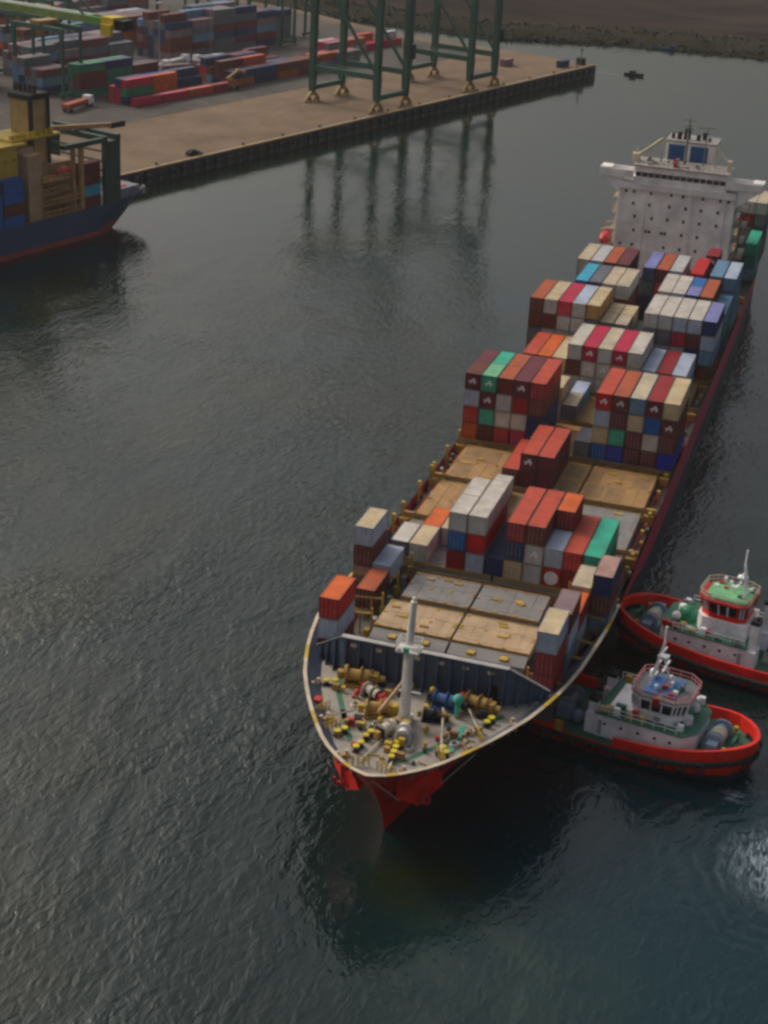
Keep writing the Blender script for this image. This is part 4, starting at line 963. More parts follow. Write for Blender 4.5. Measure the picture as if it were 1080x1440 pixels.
# boom of the crane working the moored blue ship (its legs stand outside the picture)
def low_crane():
    t = thing('quay_crane', 'quay crane with lowered pale green boom tipped yellow over blue ship', 'crane', Y(-52, 2.6, 4.0), QROT, 'green quay cranes')
    zb = 45.0; PG = paint('boom_green', (.2, .28, .08), .5, .35); LG = paint('boom_lime', (.1, .3, .03), .5, .3)
    for x in (0, -25):
        for y in (-21, -4):
            m = MB(); m.box(x - .9, x + .9, y - .9, y + .9, 2.4, zb); m.build('leg', CG, t)
            m = MB(); m.hexa([(x - .5, y - 3.4, .4), (x + .5, y - 3.4, .4), (x + .5, y + 3.4, .4), (x - .5, y + 3.4, .4)], [(x - .5, y - .7, 2.4), (x + .5, y - .7, 2.4), (x + .5, y + .7, 2.4), (x - .5, y + .7, 2.4)]); m.build('bogie', CYEL, t)
    m = MB(); m.box(-40, 3, -3.2, -2.0, zb + .01, zb + 2); m.box(-40, 3, 2.0, 3.2, zb + .01, zb + 2); m.build('girder', CG, t)
    m = MB()
    for y in (-1.5, 1.5): m.box(3, 33.5, y - .4, y + .4, zb + .3, zb + 1.9, 0); m.box(33.5, 37.5, y - .4, y + .4, zb + .3, zb + 1.9, 1)
    m.box(3, 33.5, -1.1, 1.1, zb + 1.9, zb + 2.0, 3); m.box(37.5, 41, -2.1, 2.1, zb - .3, zb + 2.2, 2); m.box(38.0, 41, -2.9, -2.1, zb - 1.6, zb + .8, 2); m.box(41, 43.5, -1.6, 1.6, zb - .3, zb + 1.8, 4); m.bar((43.5, -1, zb), (46, -1, zb + .2), .5, .5, 4)
    for q in range(8): m.box(5 + q * 3.6, 5.6 + q * 3.6, -1.1, 1.1, zb + .5, zb + 1.2, 0)
    m.build('boom', [PG, LG, paint('tip_yellow', (.6, .42, .01), .5, .3), CGL, BLACK], t)
    m = MB(); m.bar((32, -1.5, zb + 1.9), (-2, -1.5, zb + 26), .35); m.bar((32, 1.5, zb + 1.9), (-2, 1.5, zb + 26), .35); m.build('forestay', CG, t)
    m = MB(); m.bar((0, -6, zb), (-2, -1.5, zb + 26), .9); m.bar((0, 3, zb), (-2, 1.5, zb + 26), .9); m.box(-25, 0, -21, -4, zb + .05, zb + .9); m.bar((-2, -2, zb + 26), (-2, 2, zb + 26), .8); m.build('apex_frame', CG, t)
low_crane()

def yard_crane(s, t_, span, h, label, along=8.0):
    t = thing('yard_crane', label, 'crane', Y(s, t_, 4.006), QROT, 'green rubber tyred yard cranes')
    for x in (0, -span):
        for y in (0, along):
            m = MB(); m.box(x - .42, x + .42, y - .42, y + .42, 1.3, h); m.build('leg', CG, t)
        m = MB(); m.box(x - .5, x + .5, -1.2, along + 1.2, .9, 1.9)
        for y in (-.5, along + .5): m.cyl((x - .3, y, .6), (x + .3, y, .6), .6, n=10)
        m.build('bogie', CG, t)
    for y in (0, along):
        m = MB(); m.box(-span - .5, .5, y - .5, y + .5, h, h + 1.5); m.build('girder', CG, t)
    m = MB(); m.box(-span * .55 - 2, -span * .55 + 2, -.3, along + .3, h + 1.5, h + 2.6); m.box(-span * .55 - 1, -span * .55 + 1, 1, 3, h - 2.2, h, 0); m.build('trolley', CYEL, t)
yard_crane(53.5, 81.5, 20.5, 20, 'green yard crane nearest the blue ship, over mixed stacks')
yard_crane(38.0, 106.0, 20, 20, 'green yard crane at the left edge behind the funnel')
yard_crane(68.0, 104.0, 22, 20, 'green yard crane under the lowered boom')
yard_crane(97.0, 128.0, 22, 20, 'green yard crane behind the boom tip, second from the left')
yard_crane(205.0, 160.0, 22, 20, 'green yard crane far back beyond the tall grey stack')
yard_crane(236.0, 158.0, 22, 20, 'green yard crane farthest back near the inlet shore')
yard_crane(196.0, 104.0, 22, 20, 'green yard crane at the right end of tall stack')
yard_crane(222.0, 112.0, 20, 20, 'green yard crane behind the rear legs of nearer crane')

# ------------------------------------------------------------------ yard stacks
NY = [0]
YST = MB(); YMATS = []; YIDX = {}
def block(s0, t0, ns, nt, hf, cols, words, gname, seed, single=True, length=40, ends=None):
    r = random.Random(seed); Ln = L40 if length == 40 else L20
    for i in range(ns):
        for j in range(nt):
            hh = hf(i, j, r)
            for k in range(hh):
                c = r.choice(cols); vis = j == 0 or i == 0 or k == hh - 1 or i == ns - 1
                if not vis: continue
                p = Y(s0 + i * (Ln + .45), t0 + j * 2.62 + CW / 2, 4.006 + k * 2.6)
                if single:
                    o = link('shipping_container', ME40 if length == 40 else ME20, None, p, QROT); set_mat(o, MATS['livery_' + c]); set_mat(o, MATS['edge_' + c], 1); set_mat(o, MATS['livery_' + c], 2); NY[0] += 1
                    tag(o, f'{LIV[c][0]} container {words}', 'container', f'{LIV[c][0]} containers {gname}')
                else:
                    if c not in YIDX: YIDX[c] = len(YMATS); YMATS.append(MATS['livery_' + c])
                    a = [Y(s0 + i * (Ln + .45) + ds, t0 + j * 2.62 + dt, 4.006 + k * 2.6) for ds, dt in ((0, 0), (Ln, 0), (Ln, CW), (0, CW))]
                    YST.hexa(a, [(x, y, z + 2.58) for x, y, z in a], YIDX[c])
block(60.5, 57.5, 4, 1, lambda i, j, r: 1, ['dred', 'crimson', 'coral', 'dred'], 'lying in the single row on the quay apron', 'in the row on the apron', 3)
block(60.5, 61.5, 1, 3, lambda i, j, r: 3 if j < 2 else 2, ['crimson', 'navy', 'green', 'crimson', 'maroon'], 'in the stack at the left end of apron row', 'in the stack by the apron row', 4)
block(84.0, 71.5, 2, 2, lambda i, j, r: 2 if i == 0 else 1 + (j == 1), ['rust', 'navy', 'orange', 'blue'], 'in the low pair behind the apron row', 'in the low pair behind the apron row', 5)
block(110.5, 60.0, 3, 3, lambda i, j, r: 2 + (j > 0) * (r.random() < .6), ['maroon', 'rust', 'crimson', 'slate', 'navy', 'brown', 'coral', 'navy'], 'in the stack beside the yellow forklift', 'in the stack beside the forklift', 6)
block(57.5, 78.5, 3, 2, lambda i, j, r: 4 if i < 2 else 3, ['green', 'green', 'maroon', 'brown', 'navy', 'slate', 'green'], 'in the green topped stack behind the apron row', 'in the green topped stack', 8)
# the rest of the yard, too many to single out
block(53.0, 90.0, 1, 5, lambda i, j, r: 3 if j < 3 else 4, ['slate', 'slate', 'brown', 'navy', 'steel', 'mauve'], '', '', 9, single=False)
block(112, 70, 3, 3, lambda i, j, r: 2 + (r.random() < .5), ['maroon', 'rust', 'navy', 'crimson', 'brown', 'coral', 'steel'], '', '', 19, single=False)
block(148.0, 60.0, 3, 3, lambda i, j, r: 2 if r.random() < .6 else 1, ['maroon', 'navy', 'rust', 'brown', 'slate', 'coral'], '', '', 10, single=False)
block(135.0, 108.0, 5, 6, lambda i, j, r: 5 + (r.random() < .3), ['slate', 'slate', 'navy', 'maroon', 'steel', 'mauve', 'slate', 'brown', 'mauve', 'navy'], '', '', 11, single=False)
block(70.0, 112.0, 4, 5, lambda i, j, r: 4 if r.random() < .7 else 3, ['slate', 'mauve', 'slate', 'navy', 'maroon', 'steel', 'mauve'], '', '', 12, single=False)
block(95.0, 140.0, 6, 6, lambda i, j, r: 4 if r.random() < .7 else 3, ['slate', 'mauve', 'slate', 'brown', 'maroon', 'grey', 'steel', 'rust'], '', '', 13, single=False)
block(90.0, 178.0, 9, 6, lambda i, j, r: 4 if r.random() < .7 else 3, ['slate', 'mauve', 'slate', 'brown', 'maroon', 'grey', 'mauve', 'rust'], '', '', 14, single=False)
block(60.0, 215.0, 13, 6, lambda i, j, r: 4 if r.random() < .7 else 3, ['slate', 'mauve', 'slate', 'maroon', 'grey', 'mauve', 'rust'], '', '', 15, single=False)
block(188.0, 76.0, 4, 3, lambda i, j, r: 1 + (r.random() < .5), ['crimson', 'rust', 'mauve', 'blue', 'coral', 'grey'], '', '', 16, single=False)
block(30.0, 112.0, 2, 4, lambda i, j, r: 4, ['slate', 'mauve', 'grey', 'maroon'], '', '', 17, single=False)
block(196.0, 118.0, 2, 3, lambda i, j, r: 4, ['navy', 'slate', 'steel'], '', '', 18, single=False)
tag(YST.build('container_stacks', YMATS), kind='stuff', label='mass of stacked containers filling the far yard', cat='containers')
# forklift
t = thing('reach_stacker', 'yellow container forklift beside the red and navy stack', 'forklift', Y(107.6, 58.2, 4.006), QROT)
m = MB(); m.box(-1.4, 1.4, -2.6, 2.6, .7, 2.0); m.box(-.8, .8, -1.2, .8, 2.0, 3.4); m.build('body', CYEL, t)
m = MB(); m.bar((0, -2, 3.6), (0, 4.2, 6.0), .7, .8); m.box(-2.6, 2.6, 4.2, 4.9, 5.2, 5.9); m.build('boom', CYEL, t)
for x in (-1.2, 1.2):
    for y in (-1.8, 1.7): m = MB(); m.cyl((x - .3, y, .75), (x + .3, y, .75), .75, n=12); m.build('wheel', BLACK, t)
# terminal truck with trailer
def truck(s, t_, rz, liv, label):
    t = thing('container_truck', label, 'truck', Y(s, t_, 4.006), rz, 'yard trucks')
    m = MB(); m.box(-1.25, 1.25, 6.6, 8.9, .9, 3.3); m.box(-1.1, 1.1, 8.9, 9.5, .9, 2.2); m.build('cab', TWHITE, t)
    m = MB(); m.box(-1.0, 1.0, -6.4, 6.6, 1.0, 1.3); m.build('trailer', BLACK, t)
    m = MB(); m.box(-1.2, 1.2, -6.3, 5.9, 1.32, 2.6); m.build('cargo', MATS['livery_' + liv], t)
    for x in (-1.05, 1.05):
        for y in (-5, -3.8, 5.6, 8.2): m = MB(); m.cyl((x - .2, y, .5), (x + .2, y, .5), .5, n=10); m.build('wheel', BLACK, t)
truck(44, 67.5, QROT + .25, 'rust', 'white cabbed yard truck with orange load behind the blue ship')
for i, (s_, t_, rz_) in enumerate(((88, 92, .1), (95, 97, 3.0), (103, 92, .3), (112, 96, .1), (119, 92, 2.9), (127, 99, .2), (98, 104, .1), (136, 93, .15), (145, 97, 3.1))):
    truck(s_, t_, QROT + rz_, ('slate', 'mauve', 'grey')[i % 3], ('grey', 'mauve', 'pale')[i % 3] + ' loaded yard truck in the aisle before the tall stack')
t = thing('parked_car', 'small dark car parked near the quay edge', 'car', Y(22.0, 2.9, 4.012), QROT)
m = MB(); m.hexa([(-.9, -2.2, .3), (.9, -2.2, .3), (.9, 2.2, .3), (-.9, 2.2, .3)], [(-.85, -2.15, 1.0), (.85, -2.15, 1.0), (.85, 2.1, .95), (-.85, 2.1, .95)]); m.hexa([(-.8, -1.9, 1.0), (.8, -1.9, 1.0), (.8, 1.1, 1.0), (-.8, 1.1, 1.0)], [(-.65, -1.4, 1.55), (.65, -1.4, 1.55), (.65, .4, 1.55), (-.65, .4, 1.55)]); m.build('body', BLACK, t)
for x in (-.8, .8):
    for y in (-1.4, 1.35): m = MB(); m.cyl((x - .1, y, .33), (x + .1, y, .33), .33, n=10); m.build('wheel', BLACK, t)
for (s, t_, lab) in ((120, 100, 'tall light mast between the two yard blocks'), (153, 104, 'tall light mast in front of the tall grey stack')):
    o = thing('lamp_mast', lab, 'lamp post', Y(s, t_, 4.006), 0, 'yard light masts')
    m = MB(); m.cyl((0, 0, 0), (0, 0, 22), .25, .14, 8); m.build('pole', GREYM, o)
    m = MB(); m.cyl((0, 0, 21.6), (0, 0, 22.2), 1.1, n=10); m.build('lamp_ring', GREYM, o)
# quay tip clutter
t = thing('navigation_beacon', 'small dark beacon hut at the quay tip', 'beacon', Y(254, 4, 4.0), QROT)
m = MB(); m.box(-1.3, 1.3, -1.5, 1.5, 0, 2.6); m.cyl((0, 0, 2.6), (0, 0, 5.5), .2, n=8); m.sphere((0, 0, 5.7), .5); m.build('hut', QW, t)
for i, (s, t_, c) in enumerate(((240, 6, 'navy'), (225, 22, 'mauve'))):
    o = container(*Y(s, t_, 4.003), c, 20, doors=False, rotz=QROT); tag(o, f'{LIV[c][0]} small container standing alone near the quay tip', 'container')

# ------------------------------------------------------------------ moored blue ship, stern towards the right
BS = thing('feeder_ship', 'dark blue hulled cargo ship with yellow house moored at the quay', 'ship', (-131.5, 118.5, 0), math.radians(-16.5))
# local: +y towards the stern, +x towards the open water; s = -y, t = -x
BH = paint('blue_hull', (0.025, 0.06, 0.13), .45, .25, (.06, .05, .05), .3); BRED = paint('boot_red', (.28, .05, .045), .5, .3)
BYEL = paint('house_yellow', (.52, .36, .03), .5, .25, (.3, .2, .06), .5); BTAN = paint('house_tan', (.42, .28, .16), .55, .3, (.2, .12, .06)); BG = paint('gantry_green', (.02, .06, .045), .55, .3); BTIM = paint('gallery_ochre', (.42, .24, .09), .6, .5)
m = MB(); rows = []; ysx = [-110, -60, -20, -8, 0, 4, 7, 10, 12, 13.2]
for y in ysx:
    k = smoothstep(-12, 13.2, y); hbm = 10.5 * (1 - .25 * smoothstep(0, 13.2, y)); zl = -3 + 8.0 * smoothstep(-8, 12.5, y)
    r = [(hbm * (1 - .75 * k) if z == 0 else hbm * (1 - .35 * k * (1 - z)), max(zl, -3) * (1 - z) + 7.0 * z + (.6 * z * smoothstep(4, 13, y))) for z in (0, .3, .42, .7, 1.0)]
    rows.append([(-10.5 - b, y, z) for b, z in reversed(r)] + [(-10.5 + b, y, z) for b, z in r])
m.grid(rows, mf=lambda i, j: 1 if j in (2, 3, 4, 5, 6) and i < 6 else 0); m.f.append(tuple(range(9 * 10, 10 * 10))); m.m.append(0)
m.build('hull', [BH, BRED], BS, fix=True)
m = MB(); m.box(-20.8, -.2, -110, 0, 6.3, 6.6); m.box(-18.5, -2.5, 0, 12.5, 6.3, 6.6); m.build('deck', DECKD, BS)
m = MB(); m.box(-19.5, -2, 9.6, 10.2, 6.6, 8.0); m.box(-8, -2.2, 2.5, 9, 6.6, 9.0, 0); m.box(-6, -3.5, 3, 6, 9.0, 9.2, 2)
for x in (-3, -5.5, -8): m.cyl((x, 11.3, 6.6), (x, 11.3, 8.2), .4, n=8, mi=1)
m.build('stern_gear', [paint('gear_slate', (.2, .2, .24), .6, .4), CREAM, REDP], BS)
m = MB(); m.box(-1.2, -.25, -4.9, .4, 6.6, 21.3); m.box(-20.6, -19.6, -4.9, .4, 6.6, 21.3); m.box(-20.6, -.2, -.9, .5, 21.3, 22.6); m.box(-20.6, -.2, -5.0, -3.8, 21.3, 22.6)
m.box(-1.3, -.1, -18, -5.0, 21.3, 22.4)
for q in range(6): m.bar((-20, -4.5, 8 + q * 2.2), (-1, -4.5, 8 + q * 2.2), .35, .35)
m.build('gantry_frame', BG, BS)
m = MB(); m.box(-1.9, -1.2, -14.4, -13.4, 6.6, 21.6); m.box(-1.2, -.3, -12.7, -11.6, 6.6, 21.4); m.build('ochre_post', BTIM, BS)
m = MB()
for z in (7.0, 9.6, 12.2, 14.8):
    m.box(-8, -.4, -25, -11.8 - (z > 12) * 4, z, z + .28)
    for q in range(8):
        y = -24.6 + q * 1.75
        if y < -12 - (z > 12) * 4: m.box(-.55, -.4, y - .09, y + .09, z + .28, z + 2.3)
    m.bar((-.45, -25, z + 1.2), (-.45, -12 - (z > 12) * 4, z + 1.2), .14, .3)
m.build('side_gallery', BTIM, BS)
m = MB(); m.box(-19, -5, -25, -10, 6.6, 17.5, 1); m.box(-16, -3.6, -29.5, -24.0, 6.6, 22.6, 0); m.box(-3.6, -.8, -28.6, -24.4, 6.6, 21.5, 0); m.build('stair_tower', [BTAN, paint('house_shade_tan', (.3, .2, .1), .6, .4)], BS)
m = MB(); m.box(-18, -3.0, -52, -29.6, 6.6, 23.5); m.box(-18.5, -2.5, -52, -27, 23.5, 24.0); m.build('house', BYEL, BS)
it = Items()
for q in range(9): it.new().box(-3.0, -2.94, -50 + q * 2.4, -49.5 + q * 2.4, 20.4, 20.9)
it.build('window', GLASS, BS)
m = MB(); m.box(-12, -6.5, -22.5, -16.5, 17.5, 32.0, 0); m.box(-12.3, -6.2, -22.8, -16.2, 32, 33.2, 1)
for q in range(4): m.cyl((-11 + q * 1.4, -20, 33.2), (-11 + q * 1.4, -20, 35), .4, n=8, mi=1)
m.box(-6.1, -5.6, -22.8, -21.8, 17.5, 33, 1); m.box(-12.6, -12.1, -17.2, -16.4, 17.5, 33, 1); m.box(-6.4, -5.9, -17, -16.3, 17.5, 33, 1); m.build('funnel', [paint('funnel_ochre', (.44, .29, .11), .55, .3), BLACK], BS)
m = MB(); m.box(-14, -4, -30, -15, 24.0, 24.5); 
for q in range(8): m.box(-5.5, -4.6, -29.5 + q * 1.7, -28.6 + q * 1.7, 24.5, 25.5)
m.build('bridge_deck', BYEL, BS)
m = MB(); m.bar((-10, -14, 24.2), (-10, 12, 21.8), .9, 1.0, 0); m.box(-10.6, -9.4, 7.5, 12.2, 21.4, 22.7, 1); m.cyl((-10, -14, 17), (-10, -14, 25), .8, n=10, mi=0); m.build('deck_crane', [BTIM, BLACK], BS)
m = MB(); m.sphere((0, 0, 0), 1.0); lbm = m.mesh('rescue_boat', REDP, True)
o = link('rescue_boat', lbm, None, (BS.matrix_world @ Vector((0, 0, 0)))); c_, s_ = math.cos(math.radians(-16.5)), math.sin(math.radians(-16.5))
def BL(x, y, z): return (-131.5 + x * c_ - y * s_, 118.5 + x * s_ + y * c_, z)
o.location = BL(-2.6, -16.0, 15.9); o.scale = (1.1, 2.6, .95); o.rotation_euler = (0, 0, math.radians(-16.5)); tag(o, 'red rescue boat on the side of the blue hulled ship', 'boat')
m = MB(); m.box(-.35, .35, -.35, .35, .5, 1.15); cb = m.build('canopy', REDP, o)
for (x, y, z0_, specs) in ((-1.5, -36.5, 6.7, 'blue brown blue blue'), (-1.5, -43, 6.7, 'blue blue blue navy'), (-1.5, -49.5, 6.7, 'navy blue brown blue'), (-4.1, -36.5, 6.7, 'blue blue blue blue'), (-2.4, -11.4, 6.7, 'brown sky brown maroon')):
    for q, cc in enumerate(specs.split()):
        o = container(*BL(x, y, z0_ + q * 2.6), cc, 20, doors=False, rotz=math.radians(-16.5))
        tw = ['lowest', 'second', 'third', 'topmost'][q]; where = {(-36.5, -1.5): 'stack beside the tan stair tower', (-43, -1.5): 'second stack from the tan stair tower', (-49.5, -1.5): 'third stack from tan stair tower', (-36.5, -4.1): 'inner stack beside yellow house', (-11.4, -2.4): 'stack behind the green gantry'}[(y, x)]
        tag(o, f'{LIV[cc][0]} container, {tw} of {where}, on blue ship', 'container', 'containers on the blue ship')

# ------------------------------------------------------------------ far motor boat
t = thing('motor_boat', 'small dark motor boat trailing a thin wake past the quay tip', 'boat', (-60.3, 421, 0), math.radians(-93)); t.scale = (.62, .62, .62)
m = MB(); m.hexa([(-1.3, -5.5, -.3), (1.3, -5.5, -.3), (.2, 6, -.3), (-.2, 6, -.3)], [(-1.8, -5.8, 1.3), (1.8, -5.8, 1.3), (.25, 7, 1.7), (-.25, 7, 1.7)]); m.build('hull', BLACK, t)
m = MB(); m.box(-1.1, 1.1, -2.5, 1.5, 1.35, 3.0); m.build('cabin', QW, t)

# ------------------------------------------------------------------ water
wm = bpy.data.materials.new('harbour_water'); wm.use_nodes = True; T = wm.node_tree; N = T.nodes; L = T.links; B = N['Principled BSDF']
B.inputs['IOR'].default_value = 1.4; B.inputs['Roughness'].default_value = 0.05
tc = N.new('ShaderNodeTexCoord')
def noise(sc, det=4, rough=.55, sx=1, sy=1, rz=0.0, dist=0.0):
    mp = N.new('ShaderNodeMapping'); mp.inputs['Scale'].default_value = (sx, sy, 1); mp.inputs['Rotation'].default_value = (0, 0, rz); L.new(tc.outputs['Object'], mp.inputs[0])
    n = N.new('ShaderNodeTexNoise'); n.inputs['Scale'].default_value = sc; n.inputs['Detail'].default_value = det; n.inputs['Roughness'].default_value = rough; n.inputs['Distortion'].default_value = dist
    L.new(mp.outputs[0], n.inputs['Vector']); return n.outputs[0]
def math_(op, a, b=None):
    n = N.new('ShaderNodeMath'); n.operation = op
    for i, q in enumerate((a, b)):
        if q is None: continue
        if isinstance(q, (int, float)): n.inputs[i].default_value = q
        else: L.new(q, n.inputs[i])
    return n.outputs[0]
def mrange(v, a, b, c, d, smooth=True):
    n = N.new('ShaderNodeMapRange'); n.interpolation_type = 'SMOOTHSTEP' if smooth else 'LINEAR'
    L.new(v, n.inputs[0]); n.inputs[1].default_value = a; n.inputs[2].default_value = b; n.inputs[3].default_value = c; n.inputs[4].default_value = d; return n.outputs[0]
def dist_to(x, y):
    n = N.new('ShaderNodeVectorMath'); n.operation = 'DISTANCE'; L.new(tc.outputs['Object'], n.inputs[0]); n.inputs[1].default_value = (x, y, 0); return n.outputs['Value']
h1 = math_('MULTIPLY', noise(1.1, 3, .5, 1.0, .5, .5, .7), .54)
h2 = math_('MULTIPLY', noise(2.4, 2, .5, 1.0, .7, -.3, .4), .07)
h3 = math_('MULTIPLY', noise(.13, 3, .5, 1.0, .7, .9, .3), .6)
calm = math_('MULTIPLY', mrange(noise(.02, 4, .55, 1, .6, .3, .8), .36, .64, .5, 1.1), mrange(noise(.1, 3, .5, 1, .5, .6, 1.0), .35, .65, .7, 1.15))
spy = N.new('ShaderNodeSeparateXYZ'); L.new(tc.outputs['Object'], spy.inputs[0])
lee = math_('MULTIPLY', mrange(spy.outputs[1], -60, 150, 1.0, .15), mrange(dist_to(16, -92), 14, 42, .36, 1.0))          # sheltered, calmer water towards the quay
h = math_('MULTIPLY', math_('MULTIPLY', math_('ADD', math_('ADD', h1, h2), h3), calm), lee)
# wash thrown up by the tug: circular ripples and foam
dc = dist_to(43.5, -80.0)
wv = math_('SINE', math_('ADD', math_('MULTIPLY', dc, 2.9), math_('MULTIPLY', noise(.16, 4, .6), 16.0)))
h = math_('ADD', h, math_('MULTIPLY', math_('MULTIPLY', wv, mrange(dc, 2, 22, .14, 0.0)), 1.0))
bp = N.new('ShaderNodeBump'); bp.inputs['Strength'].default_value = 1.0; bp.inputs['Distance'].default_value = .62
L.new(h, bp.inputs['Height']); L.new(bp.outputs[0], B.inputs['Normal'])
cr = N.new('ShaderNodeMix'); cr.data_type = 'RGBA'; cr.inputs[6].default_value = (.004, .014, .012, 1); cr.inputs[7].default_value = (.0015, .022, .03, 1)
L.new(mrange(dist_to(40, -92), 10, 52, 1, 0), cr.inputs[0])
tint = N.new('ShaderNodeMix'); tint.data_type = 'RGBA'; tint.inputs[7].default_value = (.012, .014, .004, 1); L.new(cr.outputs[2], tint.inputs[6])
L.new(math_('MULTIPLY', mrange(dist_to(30, -90), 40, 80, 0, 1), mrange(noise(.035, 4, .6, 1, 1, .4, .5), .4, .65, 0, .75)), tint.inputs[0]); cr = tint
oliv = N.new('ShaderNodeMix'); oliv.data_type = 'RGBA'; oliv.inputs[7].default_value = (.016, .019, .003, 1); L.new(cr.outputs[2], oliv.inputs[6])
L.new(math_('MULTIPLY', mrange(dist_to(6.5, -95), 1, 9, .9, 0), mrange(noise(.2, 4, .6), .35, .6, .3, 1)), oliv.inputs[0]); cr = oliv
silt = N.new('ShaderNodeMix'); silt.data_type = 'RGBA'; silt.inputs[7].default_value = (.018, .036, .026, 1); L.new(cr.outputs[2], silt.inputs[6])
L.new(math_('MULTIPLY', mrange(dist_to(17, -106), 2, 17, .8, 0), mrange(noise(.16, 4, .6), .35, .65, .2, 1)), silt.inputs[0])
foam = N.new('ShaderNodeMix'); foam.data_type = 'RGBA'; foam.inputs[7].default_value = (.45, .54, .6, 1); L.new(silt.outputs[2], foam.inputs[6])
fm_ = math_('MULTIPLY', mrange(dist_to(43.0, -78.5), 2.0, 10.0, 1, 0), mrange(noise(.6, 7, .7, 2.4, .45, -.6, 2.4), .43, .64, 0, 1.0))
fm2 = math_('MULTIPLY', mrange(dist_to(17.5, -50.5), .5, 5.0, 1, 0), mrange(noise(.8, 6, .7, 1, 1, 0, 1.5), .56, .75, 0, .5))
fm3 = math_('MULTIPLY', mrange(dist_to(35, -66.8), .3, 2.6, 1, 0), mrange(noise(.9, 5, .7, .6, 1.6, .4, 1.0), .5, .68, 0, .7))
fall = math_('MAXIMUM', math_('MAXIMUM', fm_, fm2), fm3); L.new(fall, foam.inputs[0])
L.new(foam.outputs[2], B.inputs['Base Color']); L.new(mrange(fall, 0, 1, .05, .7), B.inputs['Roughness'])
m = MB(); m.face([(-1600, -700, 0), (1600, -700, 0), (1600, 1700, 0), (-1600, 1700, 0)]); tag(m.build('water', wm), kind='structure')
m = MB(); rowsw = []
for i in range(14): f = i / 13; rowsw.append([(-66 - 22 * f, 420.2 - .6 * f - (.35 + .5 * f), .02), (-66 - 22 * f, 420.2 - .6 * f + (.35 + .5 * f), .02)])
m.grid(rowsw); tag(m.build('boat_wake', paint('wake_foam', (.2, .2, .19), .5, .5, (.05, .06, .055), .6, streak=False)), kind='structure')

# ------------------------------------------------------------------ far shore
lm = bpy.data.materials.new('dry_hills'); lm.use_nodes = True; T = lm.node_tree; N = T.nodes; L = T.links; B = N['Principled BSDF']; B.inputs['Roughness'].default_value = .95; B.inputs['Specular IOR Level'].default_value = 0.0
tc = N.new('ShaderNodeTexCoord'); n1 = noise(.03, 7, .62, .5, 1.6, .1); n2 = noise(.25, 5, .6)
sp = N.new('ShaderNodeSeparateXYZ'); L.new(tc.outputs['Object'], sp.inputs[0])
ra = N.new('ShaderNodeValToRGB'); ra.color_ramp.elements[0].position = .3; ra.color_ramp.elements[0].color = (.026, .022, .021, 1); ra.color_ramp.elements[1].position = .7; ra.color_ramp.elements[1].color = (.064, .048, .042, 1); L.new(n1, ra.inputs[0])
gr = N.new('ShaderNodeMix'); gr.data_type = 'RGBA'; gr.inputs[7].default_value = (.032, .033, .016, 1); L.new(ra.outputs[0], gr.inputs[6])
zz = math_('ADD', sp.outputs[2], math_('MULTIPLY', n2, 2.0)); L.new(math_('MULTIPLY', mrange(zz, 2.0, 5.5, .95, 0), mrange(n1, .3, .6, .6, 1)), gr.inputs[0])
L.new(gr.outputs[2], B.inputs['Base Color'])
SH = [(-700, 600), (-400, 540), (-230, 500), (-179, 489), (-130, 481), (-80, 500), (-16, 502), (60, 520), (300, 600), (700, 800)]
from mathutils import noise as mn
m = MB(); rows = []
for i in range(71):
    x = -700 + 20 * i; y0 = interp(SH, x) + 5 * mn.noise(Vector((x * .03, 0, 0))); r = []
    for j in range(30):
        dy = (j / 29) ** 1.5 * 190; e = 3.2 * smoothstep(0, 14, dy) + 9 * smoothstep(20, 120, dy) * (.6 + .8 * mn.noise(Vector((x * .008, dy * .012, 3)))) + 14 * smoothstep(-60, 60, x) * smoothstep(20, 130, dy) + 1.5 * mn.noise(Vector((x * .05, dy * .06, 9)))
        if j == 29: e = -2
        r.append((x, y0 + dy, e - .6 * (j == 0)))
    rows.append(r)
m.grid(rows); tag(m.build('far_hills', lm, smooth=True), kind='structure')
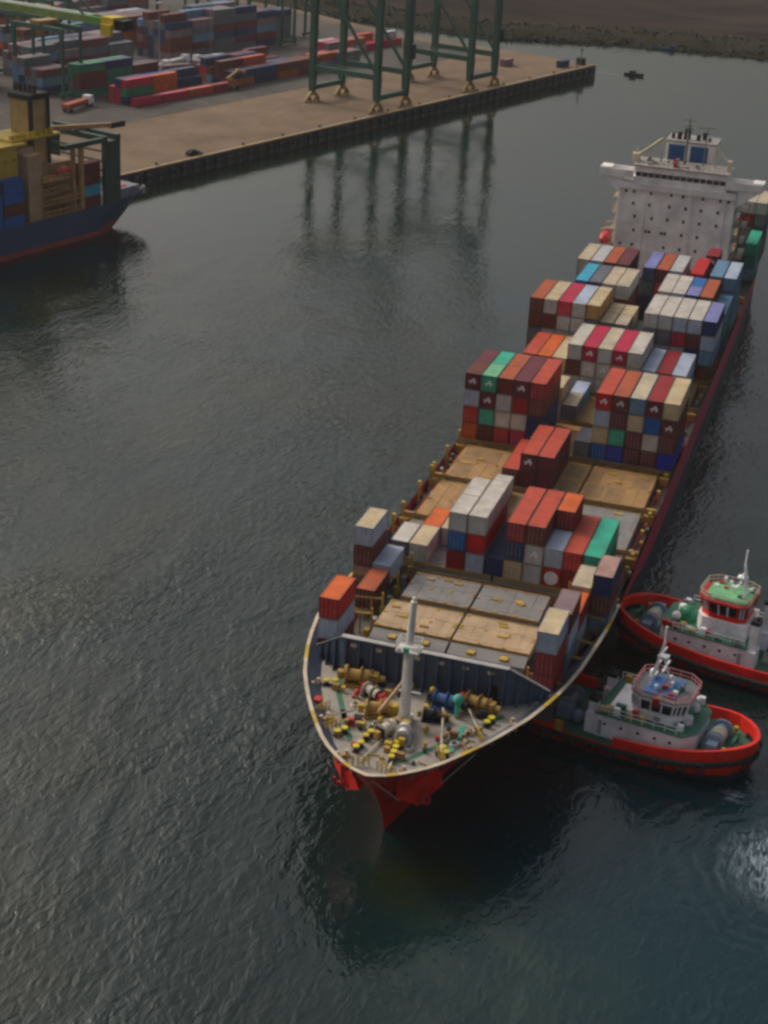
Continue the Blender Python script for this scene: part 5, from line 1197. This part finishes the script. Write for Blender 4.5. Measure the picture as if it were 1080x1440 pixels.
# scrub along the waterline
sm = paint('scrub_green', (.032, .036, .018), .9, .4, (.02, .03, .015), 1.0, streak=False); m = MB(); r = random.Random(11)
for i in range(2600):
    x = r.uniform(-260, 40); dy = r.choice((r.uniform(0, 4), r.uniform(0, 30))); y = interp(SH, x) + dy + 2; h = r.uniform(.3, 1.3); z = 3.0 * smoothstep(0, 14, dy)
    for q in range(5):
        a = r.uniform(0, 6.28); p = Vector((x + r.uniform(-1, 1), y + r.uniform(-1, 1), z + r.uniform(0, h)))
        d1 = Vector((math.cos(a), math.sin(a), r.uniform(-.3, .8))) * r.uniform(.3, .8); d2 = Vector((-math.sin(a), math.cos(a), r.uniform(.2, 1))) * r.uniform(.3, .7); m.face([p - d1, p - d2, p + d1, p + d2])
tag(m.build('shore_scrub', sm), kind='stuff', label='low green scrub along the far shore', cat='scrub')
for i, (x, y, l, c, lab) in enumerate(((-60, 498, 13, 'navy', 'long blue barge lying at the far shore'),)):
    t = thing('moored_boat', lab, 'boat', (x, y, 0), 1.5, 'boats at the far shore'); t.scale = (.6, .75, .55)
    m = MB(); m.hexa([(-1.5, -l / 2, -.3), (1.5, -l / 2, -.3), (.5, l / 2, -.3), (-.5, l / 2, -.3)], [(-2, -l / 2, 1.6), (2, -l / 2, 1.6), (.6, l / 2 + 1, 2.0), (-.6, l / 2 + 1, 2.0)]); m.build('hull', MATS['livery_' + c], t)
    m = MB(); m.box(-1.3, 1.3, -l / 2 + .6, -l / 2 + 3.2, 1.65, 3.6); m.build('cabin', MATS['livery_' + c], t)
# ------------------------------------------------------------------ harbour haze
hm = bpy.data.materials.new('haze_air'); hm.use_nodes = True; T = hm.node_tree
for nn in list(T.nodes):
    if nn.type == 'BSDF_PRINCIPLED': T.nodes.remove(nn)
pv = T.nodes.new('ShaderNodeVolumePrincipled'); pv.inputs['Color'].default_value = (.93, .92, .9, 1); pv.inputs['Density'].default_value = HAZE; pv.inputs['Anisotropy'].default_value = .2
T.links.new(pv.outputs[0], [q for q in T.nodes if q.type == 'OUTPUT_MATERIAL'][0].inputs['Volume'])
m = MB(); m.box(-1650, 1650, -750, 1750, -6.5, 125); tag(m.build('haze', hm), kind='stuff', label='thin pale haze over the harbour', cat='haze')
print('ship+yard containers', sum(o.name.startswith('shipping_container') for o in bpy.data.objects), 'objects', len(bpy.data.objects))
